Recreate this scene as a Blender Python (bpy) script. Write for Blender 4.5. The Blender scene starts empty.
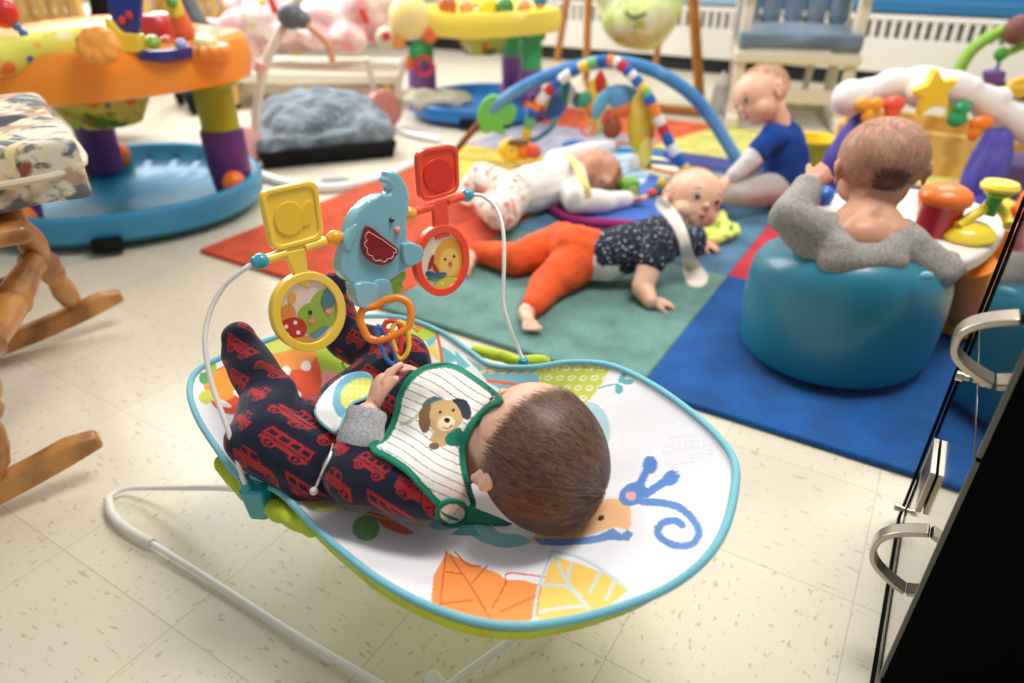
import bpy, bmesh, math, random
import numpy as np
from mathutils import Vector, Matrix, noise
from mathutils.bvhtree import BVHTree
random.seed(7)
scn = bpy.context.scene
COL = scn.collection
PI = math.pi
# ---------------- the viewpoint: 24 mm lens, 0.70 m above the floor, looking 30.5 degrees down
CH, PITCH, FPX = 0.70, math.radians(30.5), 683.0
SP, CP = math.sin(PITCH), math.cos(PITCH)
def ray(px, py):
    X, Y = px - 512.0, 341.5 - py
    return Vector((X, Y*SP + FPX*CP, Y*CP - FPX*SP))
CAM = Vector((0, 0, CH))
def W(px, py, z=0.0):                      # point of a sight line at height z
    r = ray(px, py); return CAM + r*((z-CH)/r.z)
def V(px, py, y):                          # point of a sight line at distance y into the room
    r = ray(px, py); return CAM + r*(y/r.y)
def D(px, py, d):                          # point at depth d
    return CAM + ray(px, py)*(d/FPX)
def PL(px, py, P0, N):                     # point on a plane
    r = ray(px, py); return CAM + r*((P0-CAM).dot(N)/r.dot(N))
def proj(co):                              # (n,3) array -> design coordinates
    z = co[:, 2]-CH; y = co[:, 1]; d = y*CP - z*SP; u = y*SP + z*CP
    return np.stack([512+FPX*co[:, 0]/d, 341.5-FPX*u/d], 1)
EA = Vector((0.5195, 0.8545, 0))           # the room's two floor directions
EB = Vector((0.8545, -0.5195, 0))
UP = Vector((0, 0, 1))
def AB(a, b, z=0.0): return EA*a + EB*b + Vector((0, 0, z))
# ---------------- colour and materials
def lin(c):
    c = c/255.0
    return c/12.92 if c <= 0.04045 else ((c+0.055)/1.055)**2.4
def RGB(r, g, b): return (lin(r), lin(g), lin(b), 1.0)
MATS = {}
def M(name, rgb, rough=0.5, metal=0.0, bump=None, mix=(), coat=0.0, trans=0.0, emit=None, attr=None, sheen=0.0, alpha=None, sub=0.0, spec=0.5):
    """mix: list of (rgb2, kind, scale, lo, hi[, stretch]); kinds noise / voronoi / dots / wave"""
    if name in MATS: return MATS[name]
    m = bpy.data.materials.new(name); m.use_nodes = True
    nt = m.node_tree; N = nt.nodes; L = nt.links
    b = N['Principled BSDF']
    b.inputs['Roughness'].default_value = rough; b.inputs['Metallic'].default_value = metal
    b.inputs['Coat Weight'].default_value = coat; b.inputs['Coat Roughness'].default_value = 0.1
    b.inputs['Transmission Weight'].default_value = trans
    b.inputs['Sheen Weight'].default_value = sheen
    b.inputs['Specular IOR Level'].default_value = spec
    if sub:
        b.inputs['Subsurface Weight'].default_value = sub
        b.inputs['Subsurface Radius'].default_value = (0.012, 0.004, 0.002); b.inputs['Subsurface Scale'].default_value = 0.5
    if alpha is not None: b.inputs['Alpha'].default_value = alpha
    tc = N.new('ShaderNodeTexCoord')
    if attr:
        a = N.new('ShaderNodeAttribute'); a.attribute_name = attr; cur = a.outputs['Color']
    else:
        r = N.new('ShaderNodeRGB'); r.outputs[0].default_value = RGB(*rgb); cur = r.outputs[0]
    for k, mx in enumerate(mix):
        c2, kind, sc, lo, hi = mx[:5]
        co = tc.outputs['Object']
        if len(mx) > 5:
            mp = N.new('ShaderNodeMapping'); mp.inputs['Scale'].default_value = mx[5][:3]
            if len(mx[5]) > 3: mp.inputs['Rotation'].default_value = (0, 0, mx[5][3])
            mp.inputs['Location'].default_value = (k*3.7, k*1.3, k*2.1)
            L.new(co, mp.inputs[0]); co = mp.outputs[0]
        if kind == 'noise':
            t = N.new('ShaderNodeTexNoise'); t.inputs['Scale'].default_value = sc; t.inputs['Detail'].default_value = 4; o = t.outputs[0]
        elif kind == 'wave':
            t = N.new('ShaderNodeTexWave'); t.inputs['Scale'].default_value = sc; t.inputs['Distortion'].default_value = 3; t.inputs['Detail'].default_value = 3; o = t.outputs['Fac']
        elif kind == 'stripe':
            t = N.new('ShaderNodeTexWave'); t.inputs['Scale'].default_value = sc; t.inputs['Distortion'].default_value = 0; o = t.outputs['Fac']
        else:
            t = N.new('ShaderNodeTexVoronoi'); t.inputs['Scale'].default_value = sc; o = t.outputs['Distance']
            if len(mx) <= 5 and k:
                mp = N.new('ShaderNodeMapping'); mp.inputs['Location'].default_value = (k*0.37, k*1.3, k*0.21)
                L.new(co, mp.inputs[0]); co = mp.outputs[0]
        L.new(co, t.inputs['Vector'])
        rp = N.new('ShaderNodeMapRange'); rp.inputs['From Min'].default_value = lo; rp.inputs['From Max'].default_value = hi
        if kind == 'dots': rp.inputs['To Min'].default_value = 1; rp.inputs['To Max'].default_value = 0
        L.new(o, rp.inputs['Value'])
        x = N.new('ShaderNodeMixRGB'); L.new(rp.outputs[0], x.inputs[0]); L.new(cur, x.inputs[1]); x.inputs[2].default_value = RGB(*c2)
        cur = x.outputs[0]
    L.new(cur, b.inputs['Base Color'])
    if emit:
        b.inputs['Emission Color'].default_value = RGB(*emit[0]); b.inputs['Emission Strength'].default_value = emit[1]
    if bump:
        t = N.new('ShaderNodeTexNoise'); t.inputs['Scale'].default_value = bump[0]; t.inputs['Detail'].default_value = 3
        L.new(tc.outputs['Object'], t.inputs['Vector'])
        bp = N.new('ShaderNodeBump'); bp.inputs['Strength'].default_value = bump[1]; bp.inputs['Distance'].default_value = bump[2] if len(bump) > 2 else 0.002
        L.new(t.outputs[0], bp.inputs['Height']); L.new(bp.outputs[0], b.inputs['Normal'])
    MATS[name] = m
    return m
# ---------------- mesh collecting
def basis(ax):
    ax = Vector(ax).normalized()
    t = Vector((0, 0, 1)) if abs(ax.z) < 0.9 else Vector((1, 0, 0))
    u = ax.cross(t).normalized(); return u, ax.cross(u).normalized(), ax
def rotfrom(x, y, z):                      # matrix whose columns are the three axes
    return Matrix((x, y, z)).transposed()
class G:
    def __init__(s): s.v = []; s.f = []; s.mi = []; s.cur = 0
    def add(s, vs, fs):
        b = len(s.v); s.v += [Vector(v) for v in vs]
        s.f += [tuple(b+i for i in f) for f in fs]; s.mi += [s.cur]*len(fs); return s
    def box(s, c, size, R=None):
        c = Vector(c); hx, hy, hz = size[0]/2, size[1]/2, size[2]/2
        vs = [Vector((x, y, z)) for z in (-hz, hz) for y in (-hy, hy) for x in (-hx, hx)]
        if R is not None: vs = [R @ v for v in vs]
        return s.add([c+v for v in vs], [(0, 2, 3, 1), (4, 5, 7, 6), (0, 1, 5, 4), (2, 6, 7, 3), (0, 4, 6, 2), (1, 3, 7, 5)])
    def lathe(s, o, ax, prof, seg=32, sx=1.0, cap=True, u=None):   # prof: (radius, height along axis)
        if u is None: u, w, ax = basis(ax)
        else:
            ax = Vector(ax).normalized(); u = Vector(u).normalized(); w = ax.cross(u)
        o = Vector(o); vs = []; n = len(prof)
        for r, h in prof:
            for k in range(seg):
                a = 2*PI*k/seg; vs.append(o+ax*h+(u*math.cos(a)*sx+w*math.sin(a))*max(r, 1e-5))
        fs = [(i*seg+k, i*seg+(k+1) % seg, (i+1)*seg+(k+1) % seg, (i+1)*seg+k) for i in range(n-1) for k in range(seg)]
        if cap: fs += [tuple(reversed(range(seg))), tuple(range((n-1)*seg, n*seg))]
        return s.add(vs, fs)
    def cyl(s, p0, p1, r0, r1=None, seg=20):
        p0, p1 = Vector(p0), Vector(p1); r1 = r0 if r1 is None else r1
        return s.lathe(p0, p1-p0, [(r0, 0), (r1, (p1-p0).length)], seg)
    def ell(s, c, r, R=None, n=12, m=20):
        c = Vector(c); vs = [Vector((0, 0, -1))]
        for i in range(1, n):
            t = -PI/2+PI*i/n
            for k in range(m):
                a = 2*PI*k/m; vs.append(Vector((math.cos(t)*math.cos(a), math.cos(t)*math.sin(a), math.sin(t))))
        vs.append(Vector((0, 0, 1)))
        if not hasattr(r, '__len__'): r = (r, r, r)
        vs = [Vector((v.x*r[0], v.y*r[1], v.z*r[2])) for v in vs]
        if R is not None: vs = [R @ v for v in vs]
        fs = [(0, 1+(k+1) % m, 1+k) for k in range(m)]
        for i in range(n-2):
            for k in range(m):
                a = 1+i*m; fs.append((a+k, a+(k+1) % m, a+m+(k+1) % m, a+m+k))
        t = len(vs)-1; a = 1+(n-2)*m
        fs += [(a+k, a+(k+1) % m, t) for k in range(m)]
        return s.add([c+v for v in vs], fs)
    def tube(s, pts, r, seg=12, closed=False, flat=1.0):
        pts = [Vector(p) for p in pts]; n = len(pts)
        rs = r if hasattr(r, '__len__') else [r]*n
        vs = []; prev = None
        for i, p in enumerate(pts):
            a = pts[(i-1) % n] if (closed or i) else p; c = pts[(i+1) % n] if (closed or i < n-1) else p
            t = (c-a).normalized()
            if prev is None: u, w, _ = basis(t)
            else:
                u = (prev-t*prev.dot(t)).normalized(); w = t.cross(u)
            prev = u
            for k in range(seg):
                q = 2*PI*k/seg; vs.append(p+(u*math.cos(q)+w*math.sin(q)*flat)*rs[i])
        m = n if closed else n-1
        fs = [(i*seg+k, i*seg+(k+1) % seg, ((i+1) % n)*seg+(k+1) % seg, ((i+1) % n)*seg+k) for i in range(m) for k in range(seg)]
        if not closed: fs += [tuple(reversed(range(seg))), tuple(range((n-1)*seg, n*seg))]
        return s.add(vs, fs)
    def prism(s, pts, off):                # closed outline, extruded by the vector off (centred)
        pts = [Vector(p) for p in pts]; off = Vector(off); n = len(pts)
        return s.add([p-off/2 for p in pts]+[p+off/2 for p in pts],
                     [tuple(reversed(range(n))), tuple(range(n, 2*n))]+[(i, (i+1) % n, n+(i+1) % n, n+i) for i in range(n)])
    def cap(s, p0, r0, p1, r1):
        s.ell(p0, r0, n=8, m=14); s.ell(p1, r1, n=8, m=14)
        if (Vector(p1)-Vector(p0)).length > 1e-5: s.cyl(p0, p1, r0, r1, 14)
        return s
def smooth_path(pts, n=8, closed=False):   # Catmull-Rom through the points
    P = [Vector(p) for p in pts]; N_ = len(P); out = []
    for i in range(N_ if closed else N_-1):
        if closed: a, b, c, d = P[(i-1) % N_], P[i], P[(i+1) % N_], P[(i+2) % N_]
        else: a, b, c, d = P[max(i-1, 0)], P[i], P[i+1], P[min(i+2, N_-1)]
        for k in range(n):
            t = k/n
            out.append(0.5*((2*b)+(c-a)*t+(2*a-5*b+4*c-d)*t*t+(3*b-a-3*c+d)*t**3))
    if not closed: out.append(P[-1])
    return out
def make(name, g, mat, parent=None, bevel=0, sub=0, sharp=40, label=None):
    """link one mesh object; vertices are given in room coordinates"""
    me = bpy.data.meshes.new(name)
    root = parent
    o0 = Vector((0, 0, 0))
    if parent is not None:
        q = parent
        while q is not None: o0 = o0+q.location; q = q.parent
    if isinstance(g, G):
        me.from_pydata([v-o0 for v in g.v], [], g.f)
        mats = mat if isinstance(mat, (list, tuple)) else [mat]
        for m in mats: me.materials.append(m)
        if len(mats) > 1: me.polygons.foreach_set('material_index', g.mi)
    else:
        me = g; me.name = name
        me.transform(Matrix.Translation(-o0))
        me.materials.clear()
        for m in (mat if isinstance(mat, (list, tuple)) else [mat]): me.materials.append(m)
    bm = bmesh.new(); bm.from_mesh(me); bmesh.ops.recalc_face_normals(bm, faces=bm.faces); bm.to_mesh(me); bm.free()
    me.polygons.foreach_set('use_smooth', [True]*len(me.polygons))
    try: me.set_sharp_from_angle(angle=math.radians(sharp))
    except Exception: pass
    o = bpy.data.objects.new(name, me); COL.objects.link(o)
    if parent is not None: o.parent = parent
    if bevel:
        b = o.modifiers.new('bevel', 'BEVEL'); b.width = bevel; b.segments = 3; b.limit_method = 'ANGLE'; b.angle_limit = math.radians(35)
        b.harden_normals = False
    if sub:
        q = o.modifiers.new('sub', 'SUBSURF'); q.levels = sub; q.render_levels = sub
    if label: o['label'] = label
    return o
def thing(name, label, cat, loc=(0, 0, 0), group=None):
    o = bpy.data.objects.new(name, None); COL.objects.link(o); o.location = Vector(loc)
    o.empty_display_size = 0.05; o['label'] = label; o['category'] = cat
    if group: o['group'] = group
    return o
def recentre(o):                            # put a top-level mesh's origin under its middle
    vs = np.empty(len(o.data.vertices)*3); o.data.vertices.foreach_get('co', vs); vs = vs.reshape(-1, 3)
    c = Vector(((vs[:, 0].min()+vs[:, 0].max())/2, (vs[:, 1].min()+vs[:, 1].max())/2, vs[:, 2].min()))
    o.data.transform(Matrix.Translation(-c)); o.location = o.location+c
    return o
def tag(o, label, cat, group=None, centre=True):
    if centre and o.type == 'MESH' and not o.children: recentre(o)
    o['label'] = label; o['category'] = cat
    if group: o['group'] = group
    return o
def struct(o): o['kind'] = 'structure'; return o
def blobmesh(g, voxel=0.004, smooth=6, wob=None, fac=0.5, subd=0):
    """union of overlapping solids as one continuous smooth surface"""
    me = bpy.data.meshes.new('tmp'); me.from_pydata(g.v, [], g.f)
    o = bpy.data.objects.new('tmp', me); COL.objects.link(o)
    r = o.modifiers.new('r', 'REMESH'); r.mode = 'VOXEL'; r.voxel_size = voxel; r.use_smooth_shade = True
    if smooth:
        s = o.modifiers.new('s', 'SMOOTH'); s.factor = fac; s.iterations = smooth
    if subd:
        s = o.modifiers.new('u', 'SUBSURF'); s.levels = subd; s.render_levels = subd
    dg = bpy.context.evaluated_depsgraph_get(); dg.update()
    out = bpy.data.meshes.new_from_object(o.evaluated_get(dg))
    bpy.data.objects.remove(o); bpy.data.meshes.remove(me)
    if wob:
        amp, sc = wob[:2]; st = wob[2] if len(wob) > 2 else (1, 1, 1)
        n = len(out.vertices)
        co = np.empty(n*3); out.vertices.foreach_get('co', co); co = co.reshape(-1, 3)
        no = np.empty(n*3); out.vertices.foreach_get('normal', no); no = no.reshape(-1, 3)
        d = np.array([noise.noise(Vector((c[0]*sc*st[0], c[1]*sc*st[1], c[2]*sc*st[2]))) for c in co])
        co = co+no*(d*amp)[:, None]; out.vertices.foreach_set('co', co.ravel()); out.update()
    return out
# ---------------- painting of printed patterns (flat dye colours only)
def inpoly(uv, pts):
    x, y = uv[:, 0], uv[:, 1]; r = np.zeros(len(uv), bool); n = len(pts); j = n-1
    for i in range(n):
        xi, yi = pts[i][:2]; xj, yj = pts[j][:2]
        if yi != yj:
            c = ((yi > y) != (yj > y)) & (x < (xj-xi)*(y-yi)/(yj-yi)+xi); r ^= c
        j = i
    return r
def nearline(uv, pts, w):
    r = np.zeros(len(uv), bool)
    for (x0, y0), (x1, y1) in zip(pts[:-1], pts[1:]):
        dx, dy = x1-x0, y1-y0; L2 = dx*dx+dy*dy+1e-9
        t = np.clip(((uv[:, 0]-x0)*dx+(uv[:, 1]-y0)*dy)/L2, 0, 1)
        r |= (uv[:, 0]-x0-t*dx)**2+(uv[:, 1]-y0-t*dy)**2 < (w/2)**2
    return r
def incirc(uv, cx, cy, rx, ry=None, rot=0):
    ry = rx if ry is None else ry; c, s = math.cos(rot), math.sin(rot)
    x, y = uv[:, 0]-cx, uv[:, 1]-cy
    return ((x*c+y*s)/rx)**2+((-x*s+y*c)/ry)**2 < 1
def paint(me, fn, uvfn=None, attr='dye'):
    n = len(me.vertices); co = np.empty(n*3); me.vertices.foreach_get('co', co); co = co.reshape(-1, 3)
    uv = uvfn(co) if uvfn else proj(co)
    col = np.ones((n, 4)); fn(uv, col, co)
    a = me.color_attributes.new(attr, 'FLOAT_COLOR', 'POINT'); a.data.foreach_set('color', col.ravel())
def sm2(pts, n=6, closed=True):
    return [(p.x, p.y) for p in smooth_path([Vector((x, y, 0)) for x, y in pts], n, closed)]
# ---------------- camera, light, view
cam = bpy.data.cameras.new('camera'); camo = bpy.data.objects.new('camera', cam); COL.objects.link(camo)
camo.location = CAM; camo.rotation_euler = (PI/2-PITCH, 0, 0)
cam.sensor_width = 36; cam.lens = 24.01; cam.clip_start = 0.02
cam.dof.use_dof = True; cam.dof.focus_distance = 0.74; cam.dof.aperture_fstop = 2.8; cam.dof.aperture_blades = 9
scn.camera = camo
vs_ = scn.view_settings; vs_.view_transform = 'Standard'; vs_.look = 'None'; vs_.gamma = 1; vs_.exposure = 0.62; vs_.use_curve_mapping = False
wd = bpy.data.worlds.new('world'); scn.world = wd; wd.use_nodes = True
wd.node_tree.nodes['Background'].inputs[0].default_value = (0.92, 0.95, 1.0, 1); wd.node_tree.nodes['Background'].inputs[1].default_value = 0.26
def area(name, loc, tgt, sx, sy, power, col=(1, 1, 1)):
    l = bpy.data.lights.new(name, 'AREA'); l.shape = 'RECTANGLE'; l.size = sx; l.size_y = sy; l.energy = power; l.color = col
    o = bpy.data.objects.new(name, l); COL.objects.link(o); o.location = loc
    o.rotation_euler = (Vector(tgt)-Vector(loc)).to_track_quat('-Z', 'Y').to_euler(); return o
area('ceiling_light_near', (0.75, 0.95, 2.5), (0.75, 0.951, 0), 1.2, 0.6, 33, (1, 0.97, 0.92))
area('ceiling_light_far', (-0.6, 3.0, 2.5), (-0.6, 3.001, 0), 1.2, 0.6, 19, (1, 0.97, 0.92))
area('ceiling_light_side', (1.9, 3.2, 2.5), (1.9, 3.201, 0), 1.2, 0.6, 19, (1, 0.97, 0.92))
area('window_daylight', AB(2.2, -3.2, 1.7), AB(2.2, 0, 0.2), 1.8, 1.4, 52, (0.94, 0.97, 1.0))
# ---------------- floor: 9 inch vinyl tiles, streaked
def floor_mat():
    m = bpy.data.materials.new('vinyl_tile'); m.use_nodes = True; N = m.node_tree.nodes; L = m.node_tree.links
    b = N['Principled BSDF']; b.inputs['Roughness'].default_value = 0.32; b.inputs['Specular IOR Level'].default_value = 0.35
    tc = N.new('ShaderNodeTexCoord')
    mp = N.new('ShaderNodeMapping'); L.new(tc.outputs['Object'], mp.inputs[0]); mp.inputs['Scale'].default_value = (1/0.2275,)*3
    mp.inputs['Location'].default_value = ((-0.694/0.2275) % 1, (0.067/0.2275) % 1, 0)
    sx = N.new('ShaderNodeSeparateXYZ'); L.new(mp.outputs[0], sx.inputs[0])
    def math_(op, a, b_=None, c=None):
        n = N.new('ShaderNodeMath'); n.operation = op
        for i, v in enumerate((a, b_, c)):
            if v is None: continue
            if isinstance(v, (int, float)): n.inputs[i].default_value = v
            else: L.new(v, n.inputs[i])
        return n.outputs[0]
    def edge(o):
        f = math_('FRACT', o); d = math_('ABSOLUTE', math_('SUBTRACT', f, 0.5)); return math_('GREATER_THAN', d, 0.4955)
    e = math_('MAXIMUM', edge(sx.outputs[0]), edge(sx.outputs[1]))
    # per-tile value
    fx, fy = math_('FLOOR', sx.outputs[0]), math_('FLOOR', sx.outputs[1])
    cb = N.new('ShaderNodeCombineXYZ'); L.new(fx, cb.inputs[0]); L.new(fy, cb.inputs[1])
    wn = N.new('ShaderNodeTexWhiteNoise'); L.new(cb.outputs[0], wn.inputs['Vector'])
    par = math_('MODULO', math_('ABSOLUTE', math_('ADD', fx, fy)), 2)
    def streak(sc, scale, lo, hi, off):
        q = N.new('ShaderNodeMapping'); q.inputs['Scale'].default_value = sc; q.inputs['Location'].default_value = (off, off*2, 0); L.new(tc.outputs['Object'], q.inputs[0])
        n = N.new('ShaderNodeTexNoise'); n.inputs['Scale'].default_value = scale; n.inputs['Detail'].default_value = 2; L.new(q.outputs[0], n.inputs['Vector'])
        r = N.new('ShaderNodeMapRange'); r.inputs['From Min'].default_value = lo; r.inputs['From Max'].default_value = hi; L.new(n.outputs[0], r.inputs[0]); return r.outputs[0]
    s1 = streak((1, 0.26, 1), 150, 0.62, 0.70, 0); s2 = streak((0.5, 0.9, 1), 150, 0.62, 0.70, 5)
    mx = N.new('ShaderNodeMixRGB'); L.new(par, mx.inputs[0]); L.new(s1, mx.inputs[1]); L.new(s2, mx.inputs[2])
    big = N.new('ShaderNodeTexNoise'); big.inputs['Scale'].default_value = 3; big.inputs['Detail'].default_value = 5; L.new(tc.outputs['Object'], big.inputs['Vector'])
    c0 = N.new('ShaderNodeMixRGB'); c0.inputs[1].default_value = RGB(216, 206, 182); c0.inputs[2].default_value = RGB(228, 219, 198); L.new(big.outputs[0], c0.inputs[0])
    c1 = N.new('ShaderNodeMixRGB'); L.new(math_('MULTIPLY', mx.outputs[0], 0.42), c1.inputs[0]); L.new(c0.outputs[0], c1.inputs[1]); c1.inputs[2].default_value = RGB(132, 116, 88)
    c2 = N.new('ShaderNodeMixRGB'); c2.blend_type = 'MULTIPLY'; c2.inputs[0].default_value = 0.06; L.new(c1.outputs[0], c2.inputs[1]); L.new(wn.outputs['Value'], c2.inputs[2])
    c3 = N.new('ShaderNodeMixRGB'); L.new(math_('MULTIPLY', e, 0.22), c3.inputs[0]); L.new(c2.outputs[0], c3.inputs[1]); c3.inputs[2].default_value = RGB(90, 78, 58)
    L.new(c3.outputs[0], b.inputs['Base Color'])
    return m
g = G(); g.box((1.2, 0.6, -0.05), (7.0, 10.2, 0.10))
fl = make('floor', g, floor_mat()); struct(fl)
fl.rotation_euler = (0, 0, math.atan2(0.8545, 0.5195))
fl.location = (0, 0, 0)
# object axes: x = EA direction, y = -EB
# ---------------- far wall with a long convector cover, dark toe recess and blue panel above
WA = 4.35
wallm = M('wall_paint', (236, 232, 224), 0.7)
def abbox(g, a0, a1, b0, b1, z0, z1):
    R = rotfrom(EA, EB, UP); return g.box(AB((a0+a1)/2, (b0+b1)/2, (z0+z1)/2), (a1-a0, b1-b0, z1-z0), R)
g = G(); abbox(g, WA+0.10, WA+0.25, -5.2, 3.4, 0, 2.7); struct(make('wall_back', g, wallm))
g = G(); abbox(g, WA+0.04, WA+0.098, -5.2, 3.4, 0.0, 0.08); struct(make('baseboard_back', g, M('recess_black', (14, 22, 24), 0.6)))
g = G(); abbox(g, -2.3, WA+0.25, -5.35, -5.22, 0, 2.7); struct(make('wall_left', g, wallm))
conv = thing('radiator', 'long cream convector radiator cover with slotted grille along the far wall', 'radiator', AB(WA, -1.3, 0))
cm = M('radiator_cream', (232, 227, 216), 0.45)
g = G(); abbox(g, WA, WA+0.095, -5.0, 3.2, 0.084, 0.250); abbox(g, WA, WA+0.095, -5.0, 3.2, 0.335, 0.362); abbox(g, WA+0.07, WA+0.095, -5.0, 3.2, 0.25, 0.335)
make('cover_panel', g, cm, conv, bevel=0.006)
g = G(); abbox(g, WA+0.055, WA+0.069, -5.0, 3.2, 0.251, 0.334); make('grille_recess', g, M('recess_grey', (140, 134, 124), 0.6), conv)
g = G()
k = -4.99
while k < 3.19:
    abbox(g, WA+0.002, WA+0.054, k, k+0.022, 0.2505, 0.3345); k += 0.047
make('grille_bars', g, cm, conv)
g = G(); abbox(g, WA+0.03, WA+0.099, -1.05, 3.2, 0.372, 0.43); 
make('trim_1', g, M('sill_blue', (38, 110, 158), 0.45), bevel=0.008)['kind'] = 'structure'
g = G(); abbox(g, WA+0.075, WA+0.0995, -1.05, 3.2, 0.43, 0.70)
make('trim_2', g, M('panel_blue', (44, 126, 176), 0.5))['kind'] = 'structure'
g = G(); abbox(g, WA+0.03, WA+0.099, -2.6, -1.12, 0.372, 0.44); 
make('trim_3', g, M('sill_pale', (150, 180, 205), 0.45), bevel=0.008)['kind'] = 'structure'
# ---------------- rug of coloured blocks
rug = thing('area_rug', 'thick play rug of orange, teal, blue, grey and yellow blocks under the babies', 'rug', AB(2.0, -0.6, 0))
def patch(name, pts, rgb, h=0.012, lab=None):
    g = G(); P_ = [AB(a, b, h/2+0.0005) for a, b in pts]; g.prism(P_, (0, 0, h))
    dk = tuple(int(c*0.80) for c in rgb)
    return make(name, g, M('pile_%d_%d_%d' % rgb, rgb, 1.0, bump=(260, 0.9, 0.004), mix=[(dk, 'noise', 14, 0.40, 0.72), (dk, 'noise', 220, 0.5, 0.75)], sheen=0.1), rug, bevel=0.004, label=lab)
B0, B1, B2, B3, B4 = -1.54, -0.93, -0.33, 0.27, 0.95
patch('rug_block', [(0.98, B0), (0.98, B1), (1.62, B1), (1.90, B0)], (222, 80, 34), lab='orange red rug block')
patch('rug_block', [(1.62, B1), (1.90, B0), (2.2, B0), (2.2, B1)], (236, 205, 84), lab='yellow rug block')
patch('rug_block', [(0.98, B1), (0.98, B2), (1.53, B2), (1.53, B1)], (112, 156, 146), lab='dusty teal rug block')
patch('rug_block', [(0.98, B2), (0.98, B3), (1.53, B3), (1.53, B2)], (0, 88, 162), lab='royal blue rug block')
patch('rug_block', [(0.98, B3), (0.98, B4), (1.53, B4), (1.53, B3)], (2, 62, 112), lab='dark blue rug block')
patch('rug_block', [(1.53, B1), (1.53, B2-0.0), (2.35, B2), (2.35, B1)], (84, 132, 164), lab='slate blue rug block')
patch('rug_block', [(1.53, B2), (1.53, B2+0.075), (2.1, B2+0.13), (2.1, B2)], (205, 45, 62), lab='red rug strip')
patch('rug_block', [(1.53, B2+0.075), (1.53, B3), (2.1, B3), (2.1, B2+0.13)], (244, 130, 40), lab='orange rug block')
patch('rug_block', [(1.53, B3), (1.53, B4), (2.35, B4), (2.35, B3)], (236, 205, 84), lab='yellow rug block')
patch('rug_block', [(2.1, B2), (2.1, B3), (2.35, B3), (2.35, B2)], (84, 132, 164), lab='slate blue rug block')
patch('rug_block', [(2.2, B0), (2.2, B1), (2.66, B1), (2.66, B0)], (172, 172, 190), lab='lilac grey rug block')
patch('rug_block', [(2.35, B1), (2.35, B3), (2.53, B3), (2.53, B1)], (60, 66, 140), lab='indigo rug strip')
patch('rug_block', [(2.66, B0), (2.66, B1), (2.53, B1), (3.02, B1+0.14), (3.02, B0)], (238, 100, 44), lab='bright orange rug block')
patch('rug_block', [(2.53, B1), (2.53, B3), (3.02, B3), (3.02, B1+0.14)], (222, 212, 108), lab='pale yellow rug block')
# ================= the infant seat: padded hammock on a white wire rocker
piping_teal = M('piping_teal', (122, 190, 204), 0.8, bump=(400, 0.3))
white_tube = M('white_tube', (236, 234, 228), 0.3)
teal_plastic = M('teal_plastic', (34, 150, 160), 0.3, coat=0.3)
OUTL = [(190,388,.235),(203,367,.24),(250,347,.24),(300,330,.235),(350,318,.225),(400,318,.215),(440,332,.21),(470,352,.21),(492,366,.215),(530,368,.235),(570,363,.25),(610,366,.265),(650,384,.28),(690,412,.29),(720,440,.298),(735,466,.30),(733,500,.298),(722,535,.295),(700,565,.29),(665,590,.28),(620,608,.27),(570,621,.262),(520,627,.255),(470,621,.245),(420,603,.235),(380,581,.225),(348,557,.215),(314,527,.205),(281,494,.20),(255,484,.205),(237,475,.21),(219,452,.22),(197,417,.23)]
rim = smooth_path([W(*q) for q in OUTL], 8, True)
C0 = W(420, 462, .155)
seat = thing('infant_rocker', 'white printed infant rocker seat with teal piping on a white wire frame', 'infant rocker', (C0.x, C0.y, 0))
def pad_z(ze, r): return C0.z+(ze-C0.z)*r**2.1
def padgrid(rim, rings=190, dz=0.0, shrink=1.0, r1=1.0, z0=None, pw=2.1):
    n = len(rim); vs = []; cz = C0.z if z0 is None else z0
    vs.append((C0.x, C0.y, cz+dz))
    for i in range(1, rings+1):
        r = r1*i/rings
        for p in rim:
            q = C0.lerp(p, r*shrink)
            w = 0.0016*noise.noise(Vector((q.x*26, q.y*26, 0)))*(1-r**6)
            vs.append((q.x, q.y, cz+(p.z-cz)*r**pw+dz+w))
    fs = [(0, 1+k, 1+(k+1) % n) for k in range(n)]
    for i in range(rings-1):
        a = 1+i*n
        fs += [(a+k, a+n+k, a+n+(k+1) % n, a+(k+1) % n) for k in range(n)]
    return vs, fs
fine = smooth_path(rim, 4, True)
vs, fs = padgrid(fine, 210)
me = bpy.data.meshes.new('pad'); me.from_pydata(vs, [], fs)
WHT = np.array(RGB(243, 242, 245)); 
def C_(*c): return np.array(RGB(*c))
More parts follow.
